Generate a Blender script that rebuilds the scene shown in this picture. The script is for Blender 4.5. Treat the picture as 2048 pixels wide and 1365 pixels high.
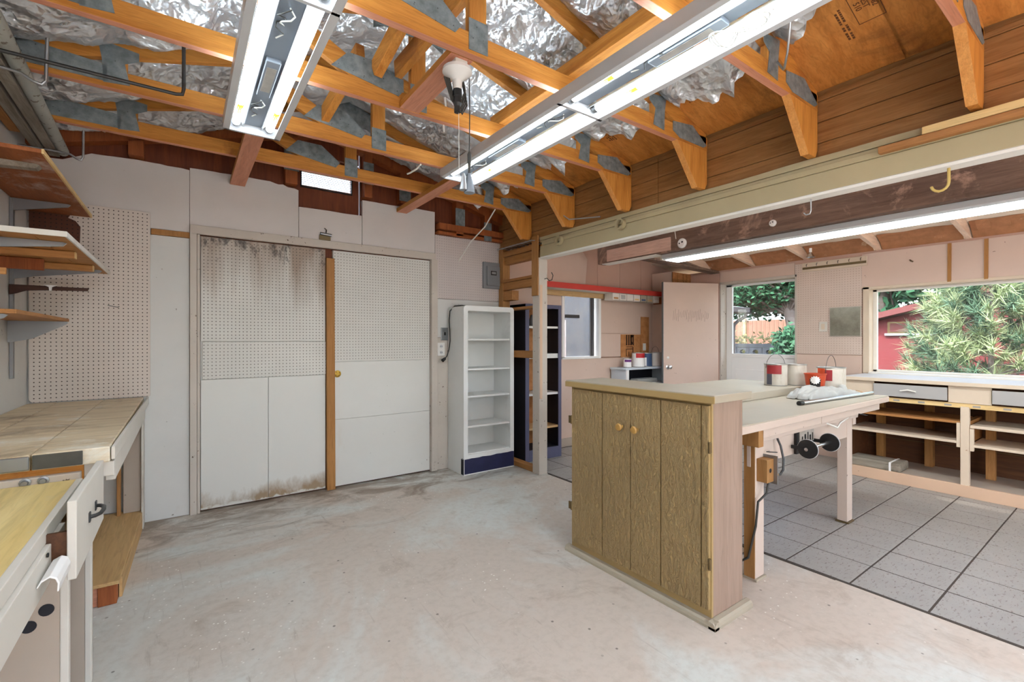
import bpy, math, random
from mathutils import Vector, Matrix, noise
# ---------------------------------------------------------------- scene, camera, light
for o in list(bpy.data.objects): bpy.data.objects.remove(o)
sc = bpy.context.scene
col = sc.collection
R = math.radians
cam_d = bpy.data.cameras.new('camera'); cam = bpy.data.objects.new('camera', cam_d); col.objects.link(cam)
cam.location = (0, 0, 1.28); cam.rotation_euler = (R(90), 0, R(-35.45))
cam_d.sensor_width = 36; cam_d.lens = 36*922/2048; cam_d.shift_y = -2.5/2048; cam_d.clip_start = .02
sc.camera = cam
sc.view_settings.view_transform = 'Standard'; sc.view_settings.look = 'None'
sc.view_settings.gamma = 1; sc.view_settings.use_curve_mapping = False
sc.view_settings.exposure = 1.2
sc.cycles.max_bounces = 6; sc.cycles.diffuse_bounces = 4; sc.cycles.glossy_bounces = 3; sc.cycles.transparent_max_bounces = 8
sc.cycles.sample_clamp_indirect = 6; sc.cycles.caustics_reflective = False; sc.cycles.caustics_refractive = False
sc.cycles.use_adaptive_sampling = True; sc.cycles.adaptive_threshold = .1; sc.cycles.adaptive_min_samples = 16
w = bpy.data.worlds.new('World'); sc.world = w; w.use_nodes = True
nt = w.node_tree; nt.nodes.clear()
sky = nt.nodes.new('ShaderNodeTexSky'); sky.sky_type = 'NISHITA'
sky.sun_disc = False; sky.sun_elevation = R(52); sky.sun_rotation = R(250); sky.dust_density = 3.0; sky.air_density = 1.0
bg = nt.nodes.new('ShaderNodeBackground'); bg.inputs[1].default_value = 0.68
hs = nt.nodes.new('ShaderNodeHueSaturation'); hs.inputs['Saturation'].default_value = .65
ow = nt.nodes.new('ShaderNodeOutputWorld')
nt.links.new(sky.outputs[0], hs.inputs['Color']); nt.links.new(hs.outputs[0], bg.inputs[0]); nt.links.new(bg.outputs[0], ow.inputs[0])
sun_d = bpy.data.lights.new('sun', 'SUN'); sun = bpy.data.objects.new('sun', sun_d); col.objects.link(sun)
sun_d.energy = 3.4; sun_d.angle = R(1.5); sun_d.color = (1, .95, .86)
sun.rotation_euler = Vector((.62, -.12, -.78)).to_track_quat('-Z', 'Y').to_euler()
TUBE = 12.0         # emission of the fluorescent tubes

# ---------------------------------------------------------------- colour and materials
def lin(v):
    v /= 255.
    return v/12.92 if v <= .04045 else ((v+.055)/1.055)**2.4
def C(r, g, b, k=1.0): return tuple(min(.92, lin(x)*k) for x in (r, g, b)) + (1,)
MATS = {}
class N:
    def __init__(s, name):
        s.m = bpy.data.materials.new(name); s.m.use_nodes = True; s.t = s.m.node_tree; s.t.nodes.clear()
        s.out = s.n('OutputMaterial'); s.b = s.n('BsdfPrincipled'); s.l(s.b.outputs[0], s.out.inputs[0])
        s.tc = s.n('TexCoord'); MATS[name] = s.m
    def n(s, k, **kw):
        x = s.t.nodes.new('ShaderNode'+k)
        for a, b in kw.items(): setattr(x, a, b)
        return x
    def l(s, a, b): s.t.links.new(a, b)
    def val(s, sock, v):
        if hasattr(v, 'links') or hasattr(v, 'is_linked'): s.l(v, sock)
        else: sock.default_value = v
    def math(s, op, a, b=0.0):
        x = s.n('Math', operation=op); s.val(x.inputs[0], a); s.val(x.inputs[1], b); return x.outputs[0]
    def map(s, scale, loc=(0, 0, 0), rot=(0, 0, 0)):
        x = s.n('Mapping'); s.l(s.tc.outputs['Object'], x.inputs[0]); x.inputs['Scale'].default_value = scale
        x.inputs['Location'].default_value = loc; x.inputs['Rotation'].default_value = rot; return x.outputs[0]
    def noise(s, scale=5, detail=5, rough=.55, dist=0, vec=None):
        x = s.n('TexNoise'); x.inputs['Scale'].default_value = scale; x.inputs['Detail'].default_value = detail
        x.inputs['Roughness'].default_value = rough; x.inputs['Distortion'].default_value = dist
        s.l(vec if vec is not None else s.tc.outputs['Object'], x.inputs['Vector']); return x.outputs[0]
    def voro(s, scale, vec=None, feat='F1', out='Distance'):
        x = s.n('TexVoronoi', feature=feat); x.inputs['Scale'].default_value = scale
        s.l(vec if vec is not None else s.tc.outputs['Object'], x.inputs['Vector']); return x.outputs[out]
    def ramp(s, f, a, b, lo=0., hi=1.):
        x = s.n('ValToRGB'); s.l(f, x.inputs[0]); e = x.color_ramp.elements
        e[0].position = lo; e[1].position = hi; e[0].color = a; e[1].color = b; return x.outputs[0]
    def mix(s, f, a, b, blend='MIX'):
        x = s.n('Mix', data_type='RGBA', blend_type=blend); s.val(x.inputs[0], f); s.val(x.inputs[6], a); s.val(x.inputs[7], b); return x.outputs[2]
    def bump(s, h, k=.2, d=.01):
        x = s.n('Bump'); x.inputs['Strength'].default_value = k; x.inputs['Distance'].default_value = d
        s.l(h, x.inputs['Height']); s.l(x.outputs[0], s.b.inputs['Normal'])
    def fin(s, c, rough=.6, metal=0., spec=.4):
        s.val(s.b.inputs['Base Color'], c); s.val(s.b.inputs['Roughness'], rough); s.b.inputs['Metallic'].default_value = metal
        s.b.inputs['Specular IOR Level'].default_value = spec; return s.m
W0, W1 = (0, 0, 0, 1), (1, 1, 1, 1)
def paint(name, c, var=.12, scale=3, rough=.6, bump=.08, stain=None, st=.62, chips=None, ch=.68, metal=0., grain=60):
    s = N(name); d = tuple(x*(1-var) for x in c[:3])+(1,)
    n = s.noise(scale, 6, .6); cc = s.ramp(n, d, c, .3, .7)
    if stain is not None:
        n2 = s.noise(scale*.8, 8, .65, .4, s.map((1, 1, .55), (3.1, 1.7, 2.2))); cc = s.mix(s.ramp(n2, W0, W1, st, st+.22), cc, stain)
    if chips is not None:
        n3 = s.noise(28, 5, .6, 0, s.map((1, 1, 1), (7, 2, 5))); cc = s.mix(s.ramp(n3, W0, W1, ch, ch+.03), cc, chips)
    s.bump(s.noise(grain, 3), bump, .003)
    return s.fin(cc, rough, metal)
def wood(name, c1, c2, axis='X', s_=1., rough=.62, bump=.12, dark=None, pale=None):
    s = N(name); i = 'XYZ'.index(axis); sc_ = [16*s_]*3; sc_[i] = 1.1*s_
    v = s.map(tuple(sc_)); n = s.noise(1.6, 7, .62, .7, v); cc = s.ramp(n, c1, c2, .28, .72)
    wv = s.noise(6, 3, .5, 1.5, v); cc = s.mix(s.ramp(wv, (0, 0, 0, 1), (.35, .35, .35, 1), .45, .7), cc, tuple(x*.55 for x in c1[:3])+(1,))
    if dark is not None:
        cc = s.mix(s.ramp(s.noise(2.2, 7, .68, .5, s.map((1, 1, 1), (5, 1, 2))), W0, W1, .56, .74), cc, dark)
    if pale is not None:
        cc = s.mix(s.ramp(s.noise(3.1, 7, .7, .5, s.map((1, 1, 1), (1, 9, 4))), W0, W1, .55, .7), cc, pale)
    s.bump(n, bump, .004)
    return s.fin(cc, rough)
def pegboard(name, c, plane, hole=C(70, 58, 50), pitch=.0254, r=.0036, stain=None, bare=None):
    s = N(name); sx = s.n('SeparateXYZ'); s.l(s.tc.outputs['Object'], sx.inputs[0])
    a, b = [sx.outputs['XYZ'.index(q)] for q in plane]
    q = []
    for t in (a, b):
        f = s.math('FRACT', s.math('DIVIDE', s.math('ADD', t, 10.), pitch)); f = s.math('SUBTRACT', f, .5); q.append(s.math('MULTIPLY', f, f))
    d = s.math('LESS_THAN', s.math('ADD', q[0], q[1]), (r/pitch)**2)
    n = s.noise(2.5, 6, .6); cc = s.ramp(n, tuple(x*.9 for x in c[:3])+(1,), c, .3, .7)
    if stain is not None:                      # long water runs hanging from the top of the board
        rn = s.noise(1.0, 5, .6, .3, s.map((7, 7, .7))); up = s.n('MapRange'); s.l(b, up.inputs[0])
        up.inputs[1].default_value = 1.15; up.inputs[2].default_value = 2.05
        xm = s.n('MapRange'); s.l(a, xm.inputs[0]); xm.inputs[1].default_value = .95; xm.inputs[2].default_value = .45
        f = s.math('MULTIPLY', s.math('MULTIPLY', rn, up.outputs[0]), s.math('ADD', s.math('MULTIPLY', xm.outputs[0], -.25), 1.05))
        cc = s.mix(s.ramp(f, W0, (.85, .85, .85, 1), .22, .48), cc, stain)
        blk = s.noise(9, 6, .7, .4, s.map((1, 1, .6), (2, 2, 2)))
        cc = s.mix(s.ramp(s.math('MULTIPLY', blk, up.outputs[0]), W0, (.85, .85, .85, 1), .47, .56), cc, C(70, 66, 66))
    cc = s.mix(d, cc, hole)
    s.bump(s.math('MULTIPLY', d, -1.), .5, .002)
    return s.fin(cc, .6)
def plain(name, c, rough=.5, metal=0., spec=.4):
    s = N(name); return s.fin(c, rough, metal, spec)
def emit(name, c, k):
    s = N(name); e = s.n('Emission'); e.inputs[0].default_value = c; e.inputs[1].default_value = k; s.l(e.outputs[0], s.out.inputs[0]); return s.m
def glass(name, tint=(.96, .98, .97, 1), dust=.06):
    s = N(name); t = s.n('BsdfTransparent'); t.inputs[0].default_value = tint
    g = s.n('BsdfGlossy'); g.inputs['Roughness'].default_value = .03; df = s.n('BsdfDiffuse'); df.inputs[0].default_value = (.8, .8, .8, 1)
    m1 = s.n('MixShader'); m1.inputs[0].default_value = .05; s.l(t.outputs[0], m1.inputs[1]); s.l(g.outputs[0], m1.inputs[2])
    sp = s.ramp(s.voro(38), W1, W0, .03, .10); sp2 = s.ramp(s.noise(2, 6, .7), W0, W1, .4, .9)
    f = s.math('ADD', s.math('MULTIPLY', s.math('MULTIPLY', sp, sp2), .6), s.math('MULTIPLY', sp2, dust*3)); f = s.math('ADD', f, dust*.3)
    m2 = s.n('MixShader'); s.l(f, m2.inputs[0]); s.l(m1.outputs[0], m2.inputs[1]); s.l(df.outputs[0], m2.inputs[2]); s.l(m2.outputs[0], s.out.inputs[0]); return s.m

M = {}
K = 1.12
M['white'] = paint('white wall paint', C(203, 201, 197, K), .07, 2.5, .6, .06, stain=C(176, 164, 150, K), st=.6, chips=C(120, 108, 98), ch=.705)
M['white2'] = paint('upper wall board paint', C(206, 199, 195, K), .07, 2.2, .65, .06, chips=C(110, 100, 92), ch=.715)
M['doorpaint'] = paint('door paint', C(205, 203, 197, K), .06, 2, .5, .05, stain=C(186, 172, 152, K), st=.6, chips=C(124, 112, 100), ch=.715)
M['trimpaint'] = paint('chipped trim paint', C(192, 182, 171, K), .10, 4, .6, .12, chips=C(104, 88, 74), ch=.66)
M['peg'] = pegboard('peg hardboard tan', C(206, 194, 184, K), 'XZ')
M['pegdoor'] = pegboard('peg hardboard white', C(206, 203, 196, K), 'XZ', hole=C(95, 88, 80))
M['pegstain'] = pegboard('peg hardboard water stained', C(206, 203, 196, K), 'XZ', hole=C(80, 70, 62), stain=C(152, 130, 112))
M['pegright'] = pegboard('peg hardboard painted over', C(198, 188, 184, K), 'XZ', hole=C(160, 150, 146))
M['pegpink'] = pegboard('peg hardboard pink', C(208, 189, 176, K), 'YZ', hole=C(172, 146, 132))
M['pegbare'] = pegboard('peg hardboard bare brown', C(86, 46, 27), 'XZ', hole=C(40, 20, 12))
M['pink'] = paint('pink wall paint', C(206, 181, 166, K), .07, 2, .6, .06, chips=C(128, 98, 86), ch=.715)
M['pink2'] = paint('deep pink board paint', C(196, 160, 143, K), .08, 2, .6, .06)
M['cream'] = paint('cream beam paint', C(172, 158, 124, K), .10, 3, .6, .08, stain=C(186, 132, 80), st=.70)
M['creamwhite'] = paint('white beam edge', C(226, 222, 214, K), .05, 3, .5, .05)
M['fir'] = wood('fir framing', C(172, 104, 36, K), C(208, 144, 66, K), 'X', 1., dark=C(138, 70, 30))
M['firY'] = wood('fir framing y', C(172, 104, 36, K), C(208, 144, 66, K), 'Y', 1., dark=C(138, 70, 30))
M['firZ'] = wood('fir framing z', C(176, 106, 38, K), C(210, 146, 68, K), 'Z', 1.)
M['firlit'] = wood('fir lit underside', C(196, 128, 60, K), C(222, 160, 90, K), 'Z', 1.)  # lighter copy of the fir: lit tone of the brace undersides, put into the colour
M['firpink'] = wood('fir framing pink underside', C(190, 122, 92, K), C(212, 150, 122, K), 'X', .8, bump=.05)
M['firpinkY'] = wood('fir framing pink underside y', C(190, 122, 92, K), C(212, 150, 122, K), 'Y', .8, bump=.05)
M['redwood'] = wood('dark reddish gable boards', C(92, 42, 20), C(128, 64, 32), 'Z', .8)
M['redstud'] = wood('reddish gable studs', C(140, 72, 34), C(172, 96, 50), 'Z', 1.)
M['ply'] = wood('roof plywood', C(172, 104, 42, K), C(212, 144, 72, K), 'X', .55, dark=C(122, 74, 38))
M['eave'] = wood('eave boards', C(140, 96, 54), C(178, 132, 82), 'Y', 1.1)
M['tanwood'] = wood('tan batten', C(156, 106, 52), C(180, 128, 70), 'Z', 1.)
M['palewoodY'] = wood('pale lumber', C(205, 170, 112, K), C(226, 196, 140, K), 'Y', 1.)
M['rawZ'] = wood('raw stud', C(158, 108, 58), C(186, 136, 82), 'Z', 1.)
M['rawY'] = wood('raw block', C(150, 98, 50), C(184, 130, 76), 'Y', 1.)
M['rawX'] = wood('raw board', C(190, 150, 100), C(214, 178, 130), 'X', 1.)
M['osb'] = N('osb'); s = M['osb']; v = s.voro(42, s.map((1, 1, .45)), 'F1', 'Color'); M['osb'] = (s.bump(s.noise(40), .2, .003), s.fin(s.mix(.35, C(190, 128, 76), s.mix(s.ramp(s.noise(18), W0, W1, .35, .65), C(150, 92, 50), C(214, 158, 104)), 'MIX'), .7))[1]
M['benchtop'] = wood('worn bench planks', C(188, 166, 134, K), C(222, 204, 172, K), 'X', .55, .6, .2, dark=C(146, 122, 96), pale=C(222, 218, 206, K))
M['benchply'] = wood('golden plywood', C(206, 178, 112, K), C(226, 204, 146, K), 'Y', .45, .5, .1, pale=C(204, 196, 172))
M['stepply'] = wood('platform plywood', C(182, 144, 94, K), C(206, 170, 118, K), 'Y', .5, .6, .1)
M['shelfdown'] = wood('paint scraped plywood', C(140, 78, 40), C(170, 100, 56), 'Y', .7, pale=C(196, 178, 166))
M['shelfply'] = wood('shelf planks', C(168, 112, 58), C(198, 144, 86), 'X', .8)
M['greybench'] = paint('grey bench paint', C(196, 184, 172, K), .10, 3, .55, .10, chips=C(96, 84, 74), ch=.69)
M['dirtywhite'] = paint('dirty white paint', C(204, 198, 188, K), .08, 3, .55, .08, stain=C(170, 156, 142), st=.6)
M['tauped'] = paint('taupe panel paint', C(172, 158, 144, K), .08, 2.5, .6, .08, chips=C(110, 96, 84), ch=.72)
M['weather'] = wood('weathered grey board', C(122, 112, 98), C(168, 160, 146), 'Y', .8, .8, .3, dark=C(74, 60, 48))
M['weatherpole'] = paint('flaking grey pole', C(176, 178, 170), .15, 6, .7, .2, chips=C(120, 112, 100), ch=.6)
s = N('galvanised plate'); cc = s.ramp(s.noise(26, 4, .6), C(104, 112, 114), C(146, 154, 156), .3, .7); cc = s.mix(s.ramp(s.voro(30), W1, W0, .05, .1), cc, C(60, 62, 62)); s.bump(s.noise(50), .1, .002); M['galv'] = s.fin(cc, .5, .25)
M['bareplate'] = plain('dull steel', C(150, 152, 154), .35, .9)
M['steel'] = plain('chrome steel', C(208, 210, 212), .22, 1.)
M['rod'] = plain('zinc rod', C(176, 178, 180), .35, .85)
M['darkrod'] = plain('dark steel rod', C(72, 72, 72), .45, .7)
M['fixture'] = paint('white enamel fixture', C(196, 197, 199, K), .04, 2, .35, .02)
M['fixgrey'] = paint('fixture channel grey', C(132, 140, 150), .12, 3, .4, .02)
M['label'] = paint('ballast label', C(168, 160, 150), .2, 30, .5, .0)
M['tube'] = emit('fluorescent tube', (.78, .91, 1, 1), TUBE)
M['wire'] = plain('white wire', C(216, 214, 206), .5)
M['black'] = plain('black plastic', C(30, 29, 29), .4)
M['blackcord'] = plain('dark cord', C(58, 56, 52), .55)
M['porcelain'] = plain('white porcelain', C(232, 230, 226), .2)
M['yellow'] = plain('yellow stain', C(226, 204, 40), .5)
M['cabbrown'] = N('rough brown siding'); s = M['cabbrown']
nn = s.noise(46, 6, .65, 1.2, s.map((1, 1, .55))); n2 = s.noise(9, 5, .6, 2.5, s.map((1, 1, .22)))
s.bump(s.mix(.45, s.ramp(nn, W0, W1, .4, .62), s.ramp(n2, W0, W1, .3, .7)), 1., .014)
M['cabbrown'] = s.fin(s.ramp(s.noise(3), C(156, 130, 86, K), C(172, 144, 96, K), .3, .7), .5)
M['cabframe'] = paint('brown cabinet frame', C(160, 134, 88, K), .08, 3, .5, .08)
M['cabside'] = wood('taupe stained side', C(146, 122, 106), C(162, 138, 122), 'Z', .5, .5, .03)
M['cabtop'] = paint('grey brown cabinet top', C(160, 150, 132, K), .06, 3, .4, .05)
M['brass'] = plain('wood knob', C(178, 136, 72), .4)
M['hinge'] = plain('bronze hinge', C(110, 92, 62), .4, .6)
M['bookwhite'] = paint('white bookcase enamel', C(214, 214, 211, K), .06, 3, .45, .06, stain=C(176, 174, 170), st=.64)
M['navy'] = paint('navy scuffed paint', C(36, 38, 74), .3, 8, .5, .1, chips=C(150, 150, 160), ch=.70)
M['navyin'] = plain('blue black interior', C(20, 20, 30), .55)
M['slate'] = paint('slate blue paint', C(92, 92, 118), .12, 5, .5, .08, chips=C(170, 168, 176), ch=.72)
M['tabletop'] = paint('grey table top', C(168, 160, 144, K), .12, 2.2, .5, .10, stain=C(168, 146, 116), st=.55)
M['tablepaint'] = paint('pale taupe table paint', C(190, 173, 160, K), .08, 3, .55, .08, chips=C(104, 84, 72), ch=.70)
M['legbrown'] = wood('brown leg side', C(150, 106, 58), C(168, 124, 74), 'Z', .6)
M['counter'] = paint('pale counter top', C(206, 204, 202, K), .06, 2, .6, .03)
M['drawer'] = paint('grey drawer front', C(166, 163, 160, K), .06, 3, .5, .04)
M['beige'] = paint('beige cabinet paint', C(208, 190, 168, K), .08, 3, .55, .06, chips=C(150, 110, 80), ch=.72)
M['peach'] = paint('peach base board', C(204, 172, 146, K), .08, 3, .55, .06, chips=C(130, 96, 74), ch=.71)
M['darkback'] = wood('dark shelf backing', C(72, 42, 22), C(104, 64, 36), 'Y', .8)
M['red'] = paint('red shelf paint', C(206, 66, 58), .10, 4, .4, .04)
M['beamdark'] = wood('dark weathered beam', C(92, 70, 58), C(132, 106, 90), 'Y', .9, dark=C(60, 42, 34), pale=C(196, 160, 140))
M['roofpink'] = wood('pinkish roof deck', C(236, 208, 184, K), C(244, 222, 202, K), 'Y', .5)
M['rafterpink'] = wood('pinkish rafter', C(216, 182, 156, K), C(234, 206, 182, K), 'X', .6)
M['insul'] = paint('brown insulation batt', C(186, 128, 88), .3, 12, .9, .6, stain=C(230, 204, 170), st=.6)
M['metaledge'] = plain('door edge metal', C(128, 134, 136), .4, .3)
M['vinyl'] = paint('white vinyl', C(232, 230, 228, K), .03, 2, .35, .02)
M['glass'] = glass('window pane', dust=.015); M['glassclean'] = glass('door pane', dust=.02); M['glassfrost'] = glass('hazy pane', dust=.16)
M['mirror'] = N('old mirror'); s = M['mirror']; M['mirror'] = s.fin(s.ramp(s.noise(8, 6, .7), C(150, 146, 130), C(184, 180, 164), .35, .7), .28, .75)
M['panelgrey'] = paint('grey panel paint', C(128, 130, 134), .05, 4, .4, .03)
M['canwhite'] = paint('smeared can label', C(204, 198, 186), .12, 9, .5, .05, stain=C(150, 126, 92), st=.62)
M['cantin'] = plain('tin rim', C(170, 168, 164), .35, .7)
M['cangrey'] = plain('grey label band', C(86, 88, 100), .5); M['canred'] = plain('red label band', C(150, 44, 48), .5)
M['orange'] = plain('orange plastic', C(184, 68, 32), .45); M['purple'] = plain('purple label', C(106, 44, 120), .5)
M['bluecan'] = plain('blue label', C(62, 84, 120), .5); M['redlabel'] = plain('bright red label', C(196, 44, 50), .5)
M['plastic'] = N('cloudy plastic sheet'); s = M['plastic']; s.bump(s.noise(14, 5, .6, 1.), .35, .01); M['plastic'] = s.fin(C(166, 166, 162), .4)
M['rag'] = paint('brown rag', C(172, 146, 116), .3, 20, .9, .5)
M['frostbin'] = plain('cloudy plastic bin', C(222, 214, 206), .35)
M['hat'] = plain('grey metal shade', C(150, 150, 148), .45, .3)
# concrete slab: pale grey wear patches in tan dust, dark stains, white paint spatter
s = N('painted concrete'); big = s.noise(.75, 7, .62, .8); tan, gry = C(192, 180, 168, K), C(198, 199, 193, K)
cc = s.ramp(big, tan, gry, .46, .58); cc = s.mix(s.ramp(s.noise(3.2, 7, .7, .6), W0, (.75, .75, .75, 1), .56, .78), cc, C(142, 124, 106, K))
cc = s.mix(s.ramp(s.noise(26, 5, .6), W0, (.35, .35, .35, 1), .45, .75), cc, C(160, 148, 135, K))
sel = s.ramp(s.noise(1.3, 4, .6, 0, s.map((1, 1, 1), (4.2, 1.3, 0))), W0, W1, .5, .62)
sp = s.ramp(s.voro(30), W1, W0, .10, .15); cc = s.mix(s.math('MULTIPLY', sp, sel), cc, C(232, 229, 222, K))
sp2 = s.ramp(s.voro(11, s.map((1, 1, 1), (3, 3, 0))), W1, W0, .05, .085); cc = s.mix(s.math('MULTIPLY', sp2, s.ramp(s.noise(1.7, 4, .6, 0, s.map((1, 1, 1), (9, 2, 0))), W0, (.8, .8, .8, 1), .42, .5)), cc, C(98, 88, 78))
sxf = s.n('SeparateXYZ'); s.l(s.tc.outputs['Object'], sxf.inputs[0]); mr_ = s.n('MapRange'); s.l(sxf.outputs['Y'], mr_.inputs[0]); mr_.inputs[1].default_value = 2.4; mr_.inputs[2].default_value = 4.1
drt = s.noise(2.6, 7, .68, 1.2, s.map((.8, 1.6, 1), (2, 7, 0))); cc = s.mix(s.ramp(s.math('MULTIPLY', drt, s.math('ADD', s.math('MULTIPLY', mr_.outputs[0], .8), .35)), W0, (.8, .8, .8, 1), .43, .62), cc, C(126, 108, 90))
scr = s.noise(2.2, 6, .7, 2., s.map((5, .6, 1), (0, 0, 0), (0, 0, .9))); cc = s.mix(s.ramp(scr, W0, (.4, .4, .4, 1), .6, .72), cc, C(130, 112, 96))
s.bump(s.noise(30, 6, .6), .10, .004)
M['concrete'] = s.fin(cc, s.ramp(big, (.55, .55, .55, 1), (.38, .38, .38, 1), .4, .65), 0, .35)
s = N('pitted floor tile'); cc = s.ramp(s.noise(3.5, 6, .6), C(150, 146, 141), C(168, 164, 158), .3, .7)
pit = s.noise(60, 4, .6, .4, s.map((.55, 1.5, 1))); cc = s.mix(s.ramp(pit, W0, (.85, .85, .85, 1), .57, .66), cc, C(112, 100, 92)); s.bump(s.ramp(pit, W1, W0, .56, .66), .25, .002)
M['tile'] = s.fin(cc, .45)
M['grout'] = plain('dark grout', C(74, 66, 60), .9)
s = N('crinkled foil'); fv = s.n('TexVoronoi', feature='SMOOTH_F1'); fv.inputs['Scale'].default_value = 8; fv.inputs['Smoothness'].default_value = .35
wv_ = s.n('Mix', data_type='VECTOR'); nn_ = s.n('TexNoise'); nn_.inputs['Scale'].default_value = 4; nn_.inputs['Detail'].default_value = 4; s.l(s.tc.outputs['Object'], nn_.inputs['Vector']); wv_.inputs[0].default_value = .25
s.l(s.tc.outputs['Object'], wv_.inputs[4]); s.l(nn_.outputs['Color'], wv_.inputs[5]); s.l(wv_.outputs[1], fv.inputs['Vector'])
f2_ = s.voro(26, wv_.outputs[1]); hgt = s.math('ADD', s.math('MULTIPLY', fv.outputs['Distance'], 1.), s.math('MULTIPLY', f2_, .22)); s.bump(hgt, 1., .055)
M['foil'] = s.fin(s.ramp(s.noise(5), C(206, 208, 214), C(244, 246, 250)), s.ramp(s.noise(9), (.22, .22, .22, 1), (.4, .4, .4, 1)), .72)
M['shedred'] = paint('red shed siding', C(106, 36, 42), .12, 2, .7, .05); M['shedroof'] = paint('shed roof edge', C(94, 46, 46), .1, 2, .7, .05)
M['pine'] = paint('pine needles', C(168, 184, 140), .35, 1.6, .7, 0.); M['pine2'] = paint('dark pine needles', C(88, 122, 96), .4, 1.6, .7, 0.)
M['leaf'] = paint('tree leaves', C(44, 92, 62), .5, 1.2, .7, 0.); M['leafpale'] = paint('pale hedge leaves', C(132, 126, 78), .5, 2, .7, 0.)
M['bark'] = paint('grey bark', C(118, 108, 104), .4, 5, .9, .6); M['lawn'] = paint('dry ground', C(110, 102, 84), .2, 1, .9, .2)
M['fence'] = wood('cedar fence', C(112, 80, 66), C(134, 100, 84), 'Z', .4); M['block'] = paint('grey block', C(92, 96, 104), .12, 3, .8, .1)
M['stucco'] = paint('tan stucco', C(150, 132, 100), .08, 3, .8, .1); M['eavegrey'] = plain('grey gutter', C(70, 67, 68), .6)
M['hill'] = plain('distant roof', C(150, 154, 162), .8); M['extwhite'] = paint('white exterior door', C(226, 222, 226, K), .04, 2, .5, .02)

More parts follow.
